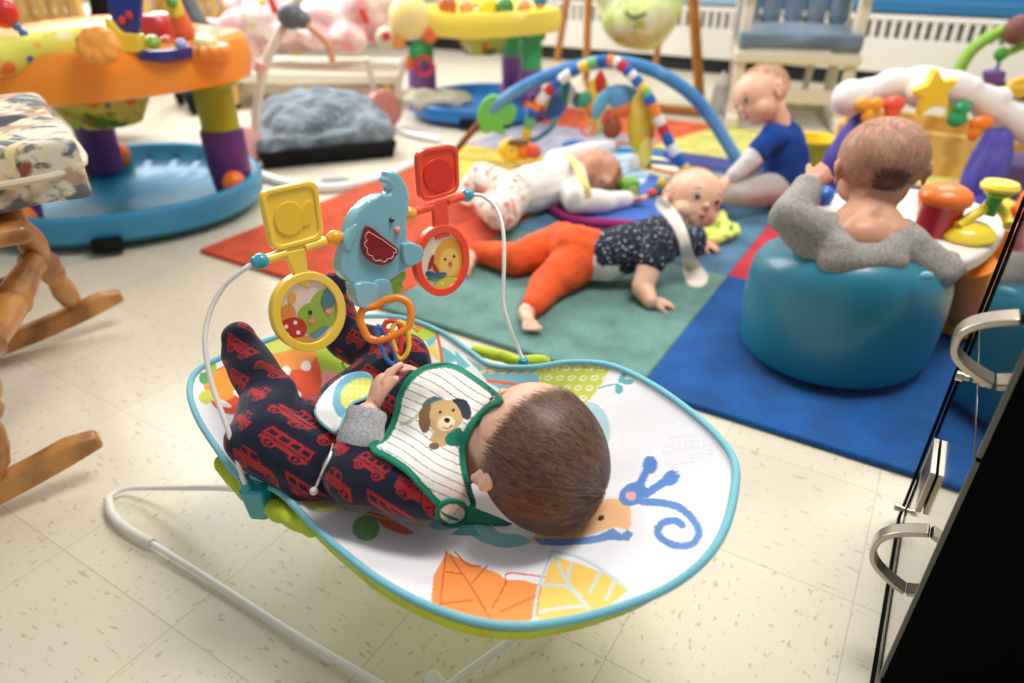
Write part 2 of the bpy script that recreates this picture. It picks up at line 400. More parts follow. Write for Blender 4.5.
def paint_pad(uv, col, co):
    col[:] = WHT
    def P(pts, c, sm=False): col[inpoly(uv, sm2(pts) if sm else pts)] = C_(*c)
    def Ln(pts, w, c, sm=True): col[nearline(uv, sm2(pts, 5, False) if sm and len(pts) > 2 else pts, w)] = C_(*c)
    def O(x, y, rx, ry, c, rot=0): col[incirc(uv, x, y, rx, ry, rot)] = C_(*c)
    # lower leaves
    P([(431,600),(434,575),(447,552),(462,560),(478,566),(500,574),(505,580),(522,580),(541,585),(538,616),(490,640),(440,625)], (252,150,62), False)
    for l in ([(446,552),(440,606)], [(450,556),(470,585),(492,622)], [(455,552),(468,565),(480,566)], [(487,566),(472,583)], [(446,572),(462,574)], [(440,604),(472,600)], [(492,608),(505,585),(505,578)], [(500,612),(536,596)], [(505,576),(512,573),(545,577)], [(541,585),(540,616)]): Ln(l, 1.6, (226,84,40))
    P([(537,618),(541,590),(549,565),(556,557),(580,564),(605,574),(629,590),(600,615),(560,630)], (252,206,98), False)
    for l in ([(552,551),(538,590),(534,618)], [(552,551),(585,560),(628,588)], [(556,557),(566,580),(588,608)], [(543,585),(565,586),(582,597)], [(572,563),(566,580)], [(600,572),(590,592)], [(586,606),(560,608),(540,612)], [(615,580),(606,600)]): Ln(l, 3.0, (198,222,226))
    Ln([(552,551),(538,590),(534,618)], 1.8, (190,220,226))
    # long tailed animal
    P([(530,541),(556,520),(578,506),(600,500),(616,499),(628,503),(631,514),(629,530),(616,527),(596,533),(570,540)], (253,196,142), True)
    P([(534,538),(556,539),(580,538),(598,535),(613,528),(622,534),(627,530),(633,533),(628,541),(610,540),(590,544),(560,546),(540,545)], (104,146,206), False)
    O(633, 494, 15, 11, (88,140,208), -0.5); O(631, 496, 5.5, 4.5, (246,172,170))
    Ln([(638,488),(646,472),(650,462)], 8, (84,136,208)); O(650, 465, 7.5, 9, (84,136,208))
    Ln([(646,494),(658,486),(672,477)], 8, (84,136,208)); O(671, 478, 9.5, 7, (84,136,208), -0.6)
    Ln([(643,502),(662,503),(680,508),(694,521),(699,535),(690,545),(674,545),(661,538),(658,529),(665,522),(676,521),(682,525)], 7.5, (92,140,206))
    O(601, 518, 3.6, 2.6, (20,20,28), -0.6)
    # teal bird / rock shape under the nape
    P([(428,525),(440,518),(462,516),(486,522),(500,532),(520,535),(530,542),(505,548),(478,540),(460,528),(440,530)], (128,196,204), True)
    P([(450,535),(470,520),(480,536)], (80,170,184))
    O(588, 432, 22, 30, (176,216,222)); 
    # teal sprig
    Ln([(580,402),(592,391),(606,386),(618,384)], 1.6, (120,190,196)); O(619, 389, 4.2, 5, (96,184,186)); O(628, 382, 6, 2.6, (96,184,186), -0.1); O(622, 378, 3, 6, (96,184,186), 0.5)
    # lime patch with rings
    pt = [(536,366),(612,364),(603,382),(592,397),(580,408),(565,398),(545,392),(530,388)]
    m = inpoly(uv, pt); col[m] = C_(206,216,80)
    for j, yy in enumerate(range(366, 410, 10)):
        for i in range(9):
            x = 532+i*11.5+(j % 2)*5
            a = m & incirc(uv, x, yy+2, 4.0, 2.7, -0.3) & ~incirc(uv, x, yy+2, 2.3, 1.3, -0.3); col[a] = C_(244,246,214)
    # stripes left of the patch
    P([(458,352),(490,372),(540,366),(538,392),(505,392),(470,372)], (128,192,204))
    for k in range(6): P([(476+k*11,374),(482+k*11,374),(502+k*11,362),(496+k*11,362)], (250,214,110))
    Ln([(478,380),(505,383),(535,388),(550,394)], 3.4, (240,110,60))
    # top left shapes
    P([(395,325),(440,330),(480,372),(500,400),(440,380),(400,350)], (246,248,240))
    P([(415,320),(440,332),(430,350)], (120,196,206)); P([(440,345),(462,360),(440,365)], (120,196,206)); P([(424,350),(436,342),(440,362)], (250,218,110)); P([(455,350),(470,366),(458,372)], (120,196,206))
    Ln([(430,322),(438,338),(442,362)], 3.2, (240,104,56))
    O(414, 325, 24, 16, (186,212,76), 0.2); O(418, 328, 4, 4, (246,150,60)); Ln([(405,322),(418,332)], 1.2, (60,110,60))
    # long lime creature in the middle of the foot end
    O(330, 352, 34, 46, (178,206,66), -0.3); O(329, 380, 10, 10, (246,170,160)); Ln([(342,362),(346,370),(352,368)], 1.6, (40,60,40))
    P([(330,310),(420,318),(380,345),(340,345)], (238,240,228))
    # toadstool
    O(286, 372, 34, 44, (238,88,46), -0.4); O(288, 352, 28, 18, (250,160,70), 0.1)
    for x, y, r in ((286,371,5),(306,366,5),(273,383,4.5),(297,395,4.5),(262,398,4)): O(x, y, r, r, (248,244,236))
    O(232, 390, 26, 24, (236,78,44), 0.5); P([(203,383),(213,372),(232,366),(240,378),(232,398),(212,400)], (252,158,60), True)
    O(222, 403, 10, 3, (248,240,230), 0.4); O(238, 392, 4.5, 4.5, (250,244,236))
    O(206, 397, 7, 7, (206,216,80)); O(211, 368, 6, 7, (160,200,70)); O(204, 378, 5, 6, (90,170,90)); O(258, 350, 10, 6, (180,206,80))
    P([(262,338),(300,328),(316,336),(290,350),(266,352)], (214,222,110), True)
    # near side: lime weave, green dot, coral petal
    pt = [(288,490),(306,492),(346,507),(322,514),(306,507)]; m = inpoly(uv, pt); col[m] = C_(214,222,110)
    for k in range(9): Ln([(292+k*6,494+k),(298+k*6,502+k)], 1.3, (236,240,200), False)
    P([(236,470),(252,474),(300,488),(292,494),(262,489),(244,481)], (120,186,206))
    O(366, 528, 13.5, 13, (112,184,92)); P([(366,512),(378,513),(400,524),(414,533),(402,534),(386,528),(376,519)], (250,112,66), True)
    P([(300,498),(340,506),(400,522),(430,524),(420,527),(390,520),(340,509)], (218,226,130))
    # grey hatching
    h = incirc(uv, 688, 455, 26, 22) & ((np.abs((uv[:,0]+uv[:,1]) % 5) < .7) | (np.abs((uv[:,0]-uv[:,1]*1.4) % 5) < .7)); col[h] = C_(228,226,232)
paint(me, paint_pad)
pad_mat = M('printed_cotton', (240, 240, 240), 0.85, attr='dye', bump=(90, 0.12, 0.003), sheen=0.2)
make('seat_pad', me, pad_mat, seat)
# thickness: lime underside, bulging below the rim
g = G()
vs, fs = padgrid(rim, 40, dz=-0.012, shrink=0.985, pw=2.1); g.add(vs, fs)
vs, fs = padgrid(rim, 40, dz=-0.034, shrink=0.955, pw=1.9, z0=C0.z-0.002); b = len(g.v); g.add(vs, [f[::-1] for f in fs])
n = len(rim); a0 = 1+39*n; g.f += [(a0+k, a0+(k+1) % n, b+a0+(k+1) % n, b+a0+k) for k in range(n)]; g.mi += [0]*n
make('underside', g, M('lime_cloth', (190, 206, 52), 0.85, bump=(60, 0.5, 0.006), mix=[((164, 184, 40), 'noise', 30, 0.45, 0.7)]), seat)
g = G(); g.tube([p+Vector((0, 0, 0.001)) for p in rim], 0.0036, 10, True); make('piping', g, piping_teal, seat)
# lime gathers at the two anchors
g = G()
for pts, r in (([(222,460,.20),(240,486,.185),(262,503,.18),(284,515,.182),(312,528,.19)], .012), ([(476,350,.205),(500,356,.21),(520,360,.215),(545,360,.225)], .010)):
    q = smooth_path([W(*p_) for p_ in pts], 5); 
    for a_, b_ in zip(q[:-1], q[1:]): g.cap(a_, r*.8, b_, r*.8)
    make('gathered_edge', blobmesh(g, 0.003, 5, (0.005, 55, (1, .4, 1))), MATS['lime_cloth'], seat); g = G()
# frame
g = G()
near = smooth_path([W(256,500,.175),W(244,491,.150),W(222,488,.105),W(180,488,.05),W(140,488,.020),W(122,490,.013),W(108,499,.012),W(113,515,.012),W(128,529,.012),W(155,545,.010),W(230,592,.008),W(300,637,.008),W(384,686,.008),W(425,712,.010)], 8)
g.tube(near, 0.0038, 12)
rear = smooth_path([W(425,712,.010),W(438,700,.012),W(450,684,.014),W(490,655,.020),W(530,627,.026),W(560,605,.032),W(600,560,.03),W(610,500,.02)], 8); g.tube(rear, 0.0042, 12)
make('rocker_rail', g, white_tube, seat)
g = G()
sl = smooth_path([W(108,499,.012),W(113,515,.012),W(128,529,.012),W(152,543,.011)], 8)
g.tube(sl, 0.0062, 14); make('rubber_sleeve', g, M('sleeve_white', (226, 222, 212), 0.5), seat)
g = G(); g.cyl(W(431,676,.012), W(441,690,.012), .010, seg=18); make('foot_cap', g, white_tube, seat, bevel=.002)
An, Af = W(254, 494, .20), W(523, 366, .222)
g = G()
up = (Vector((0.05, 0.12, 1))).normalized()
for A, s in ((An, 1), (Af, 1)):
    R_ = rotfrom(Vector((0.45, 0.89, 0)), Vector((-0.89, 0.45, 0)), UP)
gg = G(); gg.add([An+v for v in (Vector((-.016,-.004,.008)),Vector((.012,-.008,.008)),Vector((.014,.010,.008)),Vector((-.012,.012,.008)),Vector((-.010,-.004,-.034)),Vector((.010,-.006,-.034)),Vector((.020,.010,-.026)),Vector((-.008,.010,-.030)))], [(0,1,2,3),(7,6,5,4),(0,4,5,1),(1,5,6,2),(2,6,7,3),(3,7,4,0)])
make('toy_bar_socket', gg, teal_plastic, seat, bevel=.004)
gg = G(); gg.cyl(An+Vector((-.006,.002,.0)), An+Vector((-.008,.003,.022)), .0075, .0055); make('socket_collar', gg, teal_plastic, seat, bevel=.001)
gg = G(); gg.cyl(Af+Vector((0,0,-.03)), Af+Vector((0,0,.012)), .009, .007); make('toy_bar_socket', gg, teal_plastic, seat, bevel=.002)
g = G(); far = smooth_path([W(610,500,.02),W(580,450,.010),W(520,420,.008),W(450,400,.010),W(440,385,.03),W(480,372,.12),Af+Vector((0,0,-.02))], 8); g.tube(far, 0.0038, 12)
make('far_rail', g, white_tube, seat)
# toy arch (curved rod) ------------------------------------------------------
BL, BR = W(258, 262, .42), W(468, 195, .42)
bd = (BR-BL).normalized()
arch = thing('toy_bar', 'thin white arched toy bar standing over the infant seat', 'toy bar', (An.x, An.y, An.z))
g = G()
g.tube(smooth_path([An+Vector((-.008,.003,.015)), W(243,478,.225), W(228,430,.275), W(212,385,.315), W(205,345,.35), W(209,315,.375), W(224,286,.40), W(246,268,.416), BL], 8), .0026, 10)
make('curved_rod', g, white_tube, arch); g = G()
g.tube(smooth_path([BR, W(482,196,.417), W(496,208,.405), W(503,230,.385), W(504,265,.35), W(503,300,.31), W(509,325,.28), W(518,348,.245), Af+Vector((0,0,.01))], 8), .0026, 10)
make('curved_rod', g, white_tube, arch)
g = G(); g.cyl(BL, BR, .0022, seg=12); make('straight_rod', g, M('steel', (200, 196, 188), 0.2, 1.0), arch)
for nm, c in (('end_knob', BL), ('end_knob', BR)):
    g = G(); g.ell(c+bd*(.003 if c is BL else -.003), (.0085, .0085, .0085)); g.lathe(c-bd*.007, bd, [(.004,0),(.0065,.002),(.0065,.012),(.004,.014)], 16)
    make(nm, blobmesh(g, .0012, 3), M('knob_teal', (52, 156, 172), 0.3, coat=0.4), arch)
NT = Vector((bd.y, -bd.x, 0)).normalized()            # faces the camera side
NT = (NT+Vector((0, 0, 0.10))).normalized()
UT = NT.cross(bd); UT = UT if UT.z > 0 else -UT
BM = (BL+BR)/2
def tp(px, py, off=0.0): return PL(px, py, BM, NT)+NT*off
def plate(name, pts, th, mat, parent, off=0.0, smooth=True, bevel=0.002, n=6, **k):
    q = [tp(x, y, off) for x, y in pts]
    if smooth: q = smooth_path(q, n, True)
    g = G(); g.prism(q, NT*th); return make(name, g, mat, parent, bevel=bevel, **k)
def ellpts(cx, cy, rx, ry, rot=0, n=28, a0=0, a1=2*PI):
    c, s = math.cos(rot), math.sin(rot); o = []
    for k in range(n):
        a = a0+(a1-a0)*k/n; x, y = rx*math.cos(a), ry*math.sin(a); o.append((cx+x*c-y*s, cy+x*s+y*c))
    return o
def ringplate(name, outer, inner, th, mat, parent, off=0.0, bevel=0.0015):
    qo = [tp(x, y, off) for x, y in outer]; qi = [tp(x, y, off) for x, y in inner]; n = len(qo); g = G(); h = NT*th/2
    g.add([p-h for p in qo]+[p+h for p in qo]+[p-h for p in qi]+[p+h for p in qi],
          [f for k in range(n) for f in ((k,(k+1)%n,n+(k+1)%n,n+k), (2*n+k,3*n+k,3*n+(k+1)%n,2*n+(k+1)%n), (n+k,n+(k+1)%n,3*n+(k+1)%n,3*n+k), (k,2*n+k,2*n+(k+1)%n,(k+1)%n))])
    return make(name, g, mat, parent, bevel=bevel)
def rrect(c, r=6, n=5):                    # rounded corner quad in design coordinates
    o = []; m = len(c)
    for i in range(m):
        p = Vector(c[i]); a = (Vector(c[i-1])-p).normalized(); b = (Vector(c[(i+1) % m])-p).normalized()
        for k in range(n+1):
            t = k/n; o.append(tuple(p+a*r*(1-t)**2+b*r*t**2))
    return o
def flip_toy(name, label, cat, sq, neck, ring, ringrot, col, coldk, pic, pivot, k0, k1):
    t = thing(name, label, cat, pivot, 'flip toys on the toy bar')
    m = M(name+str(col[0])+'_p', col, 0.28, coat=0.3); md = M(name+str(col[0])+'_d', coldk, 0.35)
    # square flap: raised border, recessed face and a raised roundel
    ringplate('flap_border', rrect(sq, 11), rrect([tuple(Vector(p).lerp(sum((Vector(q) for q in sq), Vector((0, 0)))/4, .16)) for p in sq], 9), .009, m, t)
    cen = sum((Vector(q) for q in sq), Vector((0, 0)))/4
    plate('flap_face', rrect([tuple(Vector(p).lerp(cen, .14)) for p in sq], 9), .004, m, t, smooth=False, bevel=0)
    plate('flap_emblem', ellpts(cen.x-4 if k0 == 0 else cen.x, cen.y+3, 15, 17), .002, md, t, off=.003, bevel=.0008)
    if k0 == 0: plate('flap_emblem', ellpts(cen.x+14, cen.y-2, 6, 13, .2), .002, md, t, off=.003, bevel=.0008)
    # sleeve on the rod
    g = G(); A, B = tp(*neck[0]), tp(*neck[1]); ax = (B-A).normalized(); A = BL+bd*(A-BL).dot(bd); B = BL+bd*(B-BL).dot(bd)
    g.cyl(A, A.lerp(B, .36), .0052); g.cyl(A.lerp(B, .64), B, .0052); g.box(A.lerp(B, .5)+UT*.003, ((B-A).length*.9, .006, .004), rotfrom(bd, NT, UT)); make('sleeve', g, m, t, bevel=.001)
    plate('neck', neck[2], .007, m, t, smooth=False)
    cx, cy, rx, ry, rr = ring
    ringplate('disc_border', ellpts(cx, cy, rx, ry, rr, 48), ellpts(cx, cy, rx*.76, ry*.78, rr, 48), .010, m, t)
    d = plate('picture_disc', ellpts(cx, cy, rx*.77, ry*.79, rr, 48), .003, M(name+str(col[0])+'_pic', pic[0], 0.25, coat=0.5), t, smooth=False, bevel=0)
    for i, (pts, c) in enumerate(pic[1:]):
        q = [tp(x, y, .0018+.00012*i) for x, y in pts]; g = G(); g.prism(q, NT*.0004)
        make('picture_shape', g, M('ink_%d_%d_%d' % c, c, 0.3, coat=0.5), d)
    return t
YC = flip_toy('flip_toy', 'yellow flip toy on the bar: square flap over a round green-creature picture', 'toy',
    [(258,191),(315,179),(323,238),(271,252)], [(262,259),(325,239),[(283,252),(304,247),(309,288),(297,284)]], (307,311,37,40,.15), 0, (254,212,74), (246,198,58),
    [(236,214,196), (ellpts(323,309,15,20,.15), (150,178,46)), (ellpts(312,318,16,16), (150,178,46)), (ellpts(287,313,8,9), (232,138,60)), (ellpts(291,298,4,6,.2), (238,170,60)),
     (ellpts(291,329,15,12,-.3), (190,36,30)), (ellpts(285,326,2,2), (245,235,225)), (ellpts(294,322,2,2), (245,235,225)), (ellpts(297,332,2,2), (245,235,225)), (ellpts(286,334,1.8,1.8), (245,235,225)),
     (ellpts(309,312,2,2.2), (20,20,24)), (ellpts(325,304,2,2.2), (20,20,24)), (ellpts(310,320,3,3), (236,150,120)), (ellpts(327,310,3,3), (236,150,120)), (ellpts(329,296,7,13,.5), (60,104,132)), (ellpts(316,333,13,3,-.6), (90,140,170)), (ellpts(300,340,12,4,-.1), (222,160,60))], tp(290,248), 0, 0)
RC = flip_toy('flip_toy', 'red flip toy on the bar: square flap over a round lion picture', 'toy',
    [(415,150),(456,143),(458,192),(419,203)], [(414,211),(464,193),[(432,202),(446,198),(449,236),(434,240)]], (440.5,260,27,36,.12), 0, (246,76,42), (226,52,34),
    [(240,220,196), (ellpts(448,259,15,21,.1), (236,164,52)), (ellpts(448,262,10,14,.1), (246,196,100)), (ellpts(444,259,1.2,1.6), (30,20,20)), (ellpts(453,256,1.2,1.6), (30,20,20)), (ellpts(449,264,2,3), (220,110,50)),
     (ellpts(430,262,2,8,.3), (176,36,44)), (ellpts(434,268,2,9,-.5), (176,36,44)), (ellpts(429,274,5,3,.3), (40,84,110)), (ellpts(436,276,10,3,-.3), (50,110,130)), (ellpts(446,284,13,7,-.3), (214,200,70)), (ellpts(433,279,4,2), (90,150,80)), (ellpts(441,283,1,1), (250,250,240)), (ellpts(449,285,1,1), (250,250,240)), (ellpts(455,279,1,1), (250,250,240))], tp(436,205), 1, 0)
# elephant --------------------------------------------------------------------
el = thing('elephant_toy', 'pale blue elephant toy with a maroon ear in the middle of the toy bar', 'toy', tp(372, 240))
el_out = [(385,176),(382,181),(387,188),(386,193),(376,194),(364,200),(353,211),(347,222),(342,240),(338,257),(337,270),(343,279),(349,283),(350,294),(353,302),(362,305),(368,302),(372,305),(380,304),(385,293),(384,282),(392,275),(400,270),(412,263),(416,252),(412,243),(402,238),(404,232),(402,222),(404,210),(405,196),(401,182),(393,172),(386,171)]
g = G(); g.prism(smooth_path([tp(x, y) for x, y in el_out], 4, True), NT*.018)
ebm = blobmesh(g, .0017, 9, fac=.6)
elb = M('elephant_blue', (134, 188, 200), 0.22, coat=0.5)
make('body', ebm, elb, el)
for nm, pts, th, off in (('leg', [(349,282),(371,282),(371,304),(352,304)], .012, .009), ('leg', [(368,280),(384,279),(386,301),(371,303)], .012, .007), ('foreleg', [(396,242),(412,243),(416,251),(411,261),(398,262)], .012, .010), ('tail', [(339,241),(346,226),(352,222),(352,232),(344,250)], .010, .006)):
    g = G(); g.prism(smooth_path([tp(x, y, off) for x, y in pts], 4, True), NT*th); make(nm, blobmesh(g, .0014, 6), elb, el)
ear = [(361,224),(357,232),(355,242),(358,253),(365,260),(373,263),(382,261),(388,255),(391,247),(376,235)]
g = G(); g.prism(smooth_path([tp(x, y, .0125) for x, y in ear], 3, True), NT*.004); ep = make('ear', g, M('maroon_print', (136, 30, 34), 0.35), el, bevel=.0006)
arcp = [(361.5,230),(359.5,238),(360,246),(365,253.5),(372.5,257.5),(380,256),(385.5,250),(387.5,247)]; loop = []
for (x0, y0), (x1, y1) in zip(arcp[:-1], arcp[1:]):
    dx_, dy_ = x1-x0, y1-y0; l_ = math.hypot(dx_, dy_); nx_, ny_ = -dy_/l_, dx_/l_
    if (nx_*((x0+x1)/2-374)+ny_*((y0+y1)/2-241)) < 0: nx_, ny_ = -nx_, -ny_
    for k in range(8):
        u = k/8; bl_ = math.sin(PI*u)**.7*2.8; loop.append((x0+dx_*u+nx_*bl_, y0+dy_*u+ny_*bl_))
loop.append(arcp[-1])
g = G(); g.tube([tp(x, y, .0148) for x, y in loop], .00038, 6); g.tube([tp(360,229,.0148), tp(375,238,.0148), tp(389,248,.0148)], .00038, 6)
make('ear_outline', g, M('cream_line', (240, 214, 196), 0.5), ep)
g = G(); g.ell(tp(386.5, 219, .0098), .0034); make('eye', g, M('eye_black', (10, 10, 12), 0.1, coat=1.0), el)
g = G(); g.ell(tp(392, 229, .0088), .0048); make('cheek', g, M('cheek_pink', (226, 136, 140), 0.4), el)
for a, b in (((328,239),(342,235)), ((401,216),(413,210))):
    pass
for c in ((334,236),(409,213)):
    g = G(); p_ = BL+bd*(tp(*c)-BL).dot(bd); g.ell(p_, (.0095,.0085,.0085), rotfrom(bd, NT, UT)); g.lathe(p_-bd*.01, bd, [(.004,0),(.0055,.002),(.0055,.018),(.004,.02)], 16)
    make('spacer_bead', blobmesh(g, .0013, 3), M('bead_amber', (246, 166, 44), 0.35, coat=0.3), arch)
# green leaf link, orange ring, toothed rings -----------------------------------
lk = thing('leaf_link', 'lime green leafy link hanging under the elephant toy', 'toy link', tp(395, 285))
g = G()
for cx, cy, rx, ry, r in ((398,270,10,7,-.5),(392,280,10,7,-.3),(398,288,9,7,.4),(388,292,9,6,-.5),(384,300,8,6,-.6),(402,276,7,9,.2),(394,298,9,6,-.5)):
    g.ell(tp(cx, cy, -.002), (rx*.001, .005, ry*.001), rotfrom(bd*math.cos(r)-UT*math.sin(r), NT, UT*math.cos(r)+bd*math.sin(r)))
make('link_body', blobmesh(g, .0014, 3), M('lime_plastic', (146, 186, 34), 0.35, coat=0.3), lk)
RC0 = Vector(tp(386, 319))-ray(386, 319).normalized()*.035; 
def rz(px, py, k=0): return PL(px, py, RC0, Vector((0.15, -0.9, 0.42)).normalized())+Vector((0, 0, 0))
rg = thing('orange_ring', 'orange oval teething ring hanging below the green link', 'toy ring', RC0)
pts = smooth_path([rz(x, y) for x, y in [(363,328),(360,318),(364,309),(375,306),(386,300),(398,298),(408,303),(411,314),(409,325),(402,331),(392,336),(380,340),(369,338)]], 5, True)
g = G(); g.tube(pts, .0045, 12, True); make('ring_body', g, M('orange_plastic', (250, 140, 30), 0.3, coat=0.4), rg)
def toothed(label, col, path, r, tooth):
    t = thing('teething_link', label, 'teething link', rz(*path[0]), 'toothed rings on the orange ring')
    q = smooth_path([rz(*p) for p in path], 8, True); g = G(); g.tube(q, r, 10, True); n = len(q)
    for i in range(0, n, 4):
        p = q[i]; c = sum(q, Vector())/n; g.ell(p+(p-c).normalized()*r*.7, r*.62, n=6, m=8)
    make('ring_body', g, M('tooth_%d' % col[0], col, 0.45), t)
toothed('yellow toothed teething ring behind the red one', (246, 196, 44), [(392,330),(400,322),(407,330),(409,345),(405,356),(398,357)], .0028, 1)
toothed('red toothed teething ring on the orange ring', (226, 58, 40), [(384,327),(391,321),(399,325),(401,340),(400,352),(393,348)], .0028, 1)
toothed('blue toothed teething ring pinched by the fingers', (66, 112, 190), [(377,330),(382,328),(389,340),(396,358),(392,364),(384,354)], .0028, 1)
# ================= people
skin = M('skin', (240, 192, 162), 0.45, sub=0.1, mix=[((230, 168, 140), 'noise', 22, 0.45, 0.75)], bump=(300, 0.08, 0.001))
skin_r = M('skin_warm', (214, 158, 128), 0.45, sub=0.15, mix=[((198, 134, 106), 'noise', 20, 0.45, 0.75)])
lipm = M('lip', (216, 136, 118), 0.4); eyew = M('eye_white', (236, 232, 228), 0.15, coat=0.6); eyeb = M('iris_dark', (44, 34, 34), 0.08, coat=1.0)
class Fr:                                   # a local frame: x = the person's left-right, y = face direction, z = crown
    def __init__(s, o, face, crown, k=1.0):
        s.o = Vector(o); s.z = Vector(crown).normalized(); f = Vector(face); s.y = (f-s.z*f.dot(s.z)).normalized(); s.x = s.y.cross(s.z); s.k = k
        s.R = rotfrom(s.x, s.y, s.z)
    def p(s, x, y, z): return s.o+(s.x*x+s.y*y+s.z*z)*s.k
def head(g, F, ears=True, face=True):
    k = F.k; R = F.R
    def e(c, r): g.ell(F.p(*c), tuple(q*k for q in r), R, n=16, m=24)
    e((0, -.008, .016), (.066, .076, .062)); e((0, .012, .012), (.061, .062, .060))
    e((0, .018, -.022), (.053, .052, .050))
    for s in (-1, 1): e((s*.028, .034, -.030), (.026, .026, .026))
    e((0, .046, -.054), (.018, .016, .014)); e((0, .040, -.040), (.034, .026, .026))
    e((0, .048, .022), (.040, .022, .030))
    e((0, .0715, -.012), (.0075, .009, .0075)); e((0, .066, -.004), (.005, .008, .016))
    for s in (-1, 1): e((s*.006, .069, -.0145), (.005, .006, .0045))
    if ears:
        for s in (-1, 1):
            e((s*.064, -.008, -.010), (.005, .010, .015)); e((s*.069, -.017, -.002), (.0042, .0065, .013)); e((s*.065, -.004, -.022), (.004, .005, .006)); e((s*.068, -.013, .006), (.0045, .0085, .006))
def faceparts(F, par, look=(0, 0), skinmat=None, brow=True):
    k = F.k
    for s in (-1, 1):
        c = F.p(s*.0245, .0600, .0035); g = G(); g.ell(c, (.0108*k, .0085*k, .0062*k), F.R); ew = make('eye', g, eyew, par)
        g = G(); g.ell(F.p(s*.0245+look[0], .0650, .0035+look[1]), (.0082*k, .0050*k, .0064*k), F.R); make('iris', g, eyeb, ew)
        g = G(); q = [F.p(s*(.0245+.0125*t), .0655-.004*t*t, .0035+.0065*(1-t*t)) for t in (-1, -.6, -.2, .2, .6, 1)]; g.tube(q, [.0010*k, .0016*k, .0018*k, .0018*k, .0016*k, .0010*k], 6); make('eyelid', g, M('lash', (110, 78, 66), .6), par)
        if brow:
            g = G(); q = [F.p(s*(.0245+.012*t), .0672-.005*t*t, .0195+.003*(1-t*t)) for t in (-1, -.5, 0, .5, 1)]; g.tube(q, [.0005*k, .0012*k, .0014*k, .0012*k, .0005*k], 6); make('eyebrow', g, M('brow', (186, 138, 112), .8), par)
    g = G(); g.ell(F.p(0, .0640, -.0335), (.0105*k, .006*k, .0026*k), F.R); g.ell(F.p(0, .0640, -.0390), (.0088*k, .006*k, .0030*k), F.R)
    m = make('mouth', blobmesh(g, .0012, 3), lipm, par)
    g = G(); g.ell(F.p(0, .0688, -.0364), (.0075*k, .002*k, .0016*k), F.R); make('mouth_opening', g, M('mouth_dark', (96, 36, 36), .5), m)
def hand(g, w, k, palm_dir, finger_dir, thumb_side, curl, s=1.0, spread=.16, thumb=None):
    """baby hand: w wrist point, palm_dir normal out of the palm, finger_dir along the hand, curl list"""
    fd = Vector(finger_dir).normalized(); pn = Vector(palm_dir); pn = (pn-fd*pn.dot(fd)).normalized(); sd = fd.cross(pn)*thumb_side
    w = Vector(w); L = .036*s
    R = rotfrom(sd, fd, pn)
    g.ell(w+fd*L*.50, (.0165*s, .021*s, .0095*s), R); g.ell(w+fd*L*.15, (.013*s, .014*s, .010*s), R)
    lens = [.024, .027, .025, .020]
    for i in range(4):
        off = (.0125-.0083*i)*s; a = spread*(1.5-i)
        b = w+fd*(L*.86-.0022*abs(i-1.2)*s)+sd*off; d = (fd*math.cos(a*.6)+sd*math.sin(a*.6)).normalized()
        c = curl[i] if hasattr(curl, '__len__') else curl
        l = lens[i]*s; r = .0052*s; p = b
        g.ell(p, r*1.1, n=8, m=10)
        ang = 0
        for j, f in enumerate((.42, .32, .26)):
            ang += c*(.75 if j == 0 else 1.0)
            q = p+(d*math.cos(ang)+pn*math.sin(ang))*l*f; g.cap(p, r*(1-.07*j), q, r*(.93-.07*j)); p = q
    tb = w+fd*L*.25+sd*.011*s
    td = thumb if thumb is not None else (fd*.65+sd*.62+pn*.42)
    td = Vector(td).normalized()
    q = tb+td*.016*s; g.cap(tb, .0068*s, q, .0058*s)
    td2 = (td+pn*.25+fd*.35).normalized(); g.cap(q, .0057*s, q+td2*.012*s, .0048*s)
def foot(g, heel, toe_dir, up, s=1.0, side=1):
    td = Vector(toe_dir).normalized(); u = Vector(up); u = (u-td*u.dot(td)).normalized(); sd = td.cross(u)*side
    heel = Vector(heel); R = rotfrom(sd, td, u)
    g.ell(heel, (.017*s, .019*s, .018*s), R); g.ell(heel+td*.028*s+u*.003*s, (.0175*s, .030*s, .015*s), R); g.ell(heel+td*.052*s-u*.002*s, (.022*s, .017*s, .012*s), R)
    for i, (r, l) in enumerate(((.0085, .072), (.0064, .073), (.0060, .071), (.0057, .068), (.0054, .064))):
        g.ell(heel+td*l*s+sd*(.0165-.0085*i-(.002 if i else 0))*s-u*.003*s, (r*s*.95, r*s*1.35, r*s), R, n=8, m=10)
def limb(g, pts, grow=0.0):
    for (p0, r0), (p1, r1) in zip(pts[:-1], pts[1:]): g.cap(p0, r0+grow, p1, r1+grow)
def body(name, g, mat, label, loc, cat='person', voxel=.003, smooth=5, group=None):
    me = blobmesh(g, voxel, smooth, fac=.5)
    o = make(name, me, mat, None); o.data.transform(Matrix.Translation(-Vector(loc))); o.location = Vector(loc)
    o['label'] = label; o['category'] = cat
    return o
def wear(name, g, mat, par, voxel=.004, smooth=5, wob=(.0022, 40), label=None):
    return make(name, blobmesh(g, voxel, smooth, wob), mat, par, label=label)
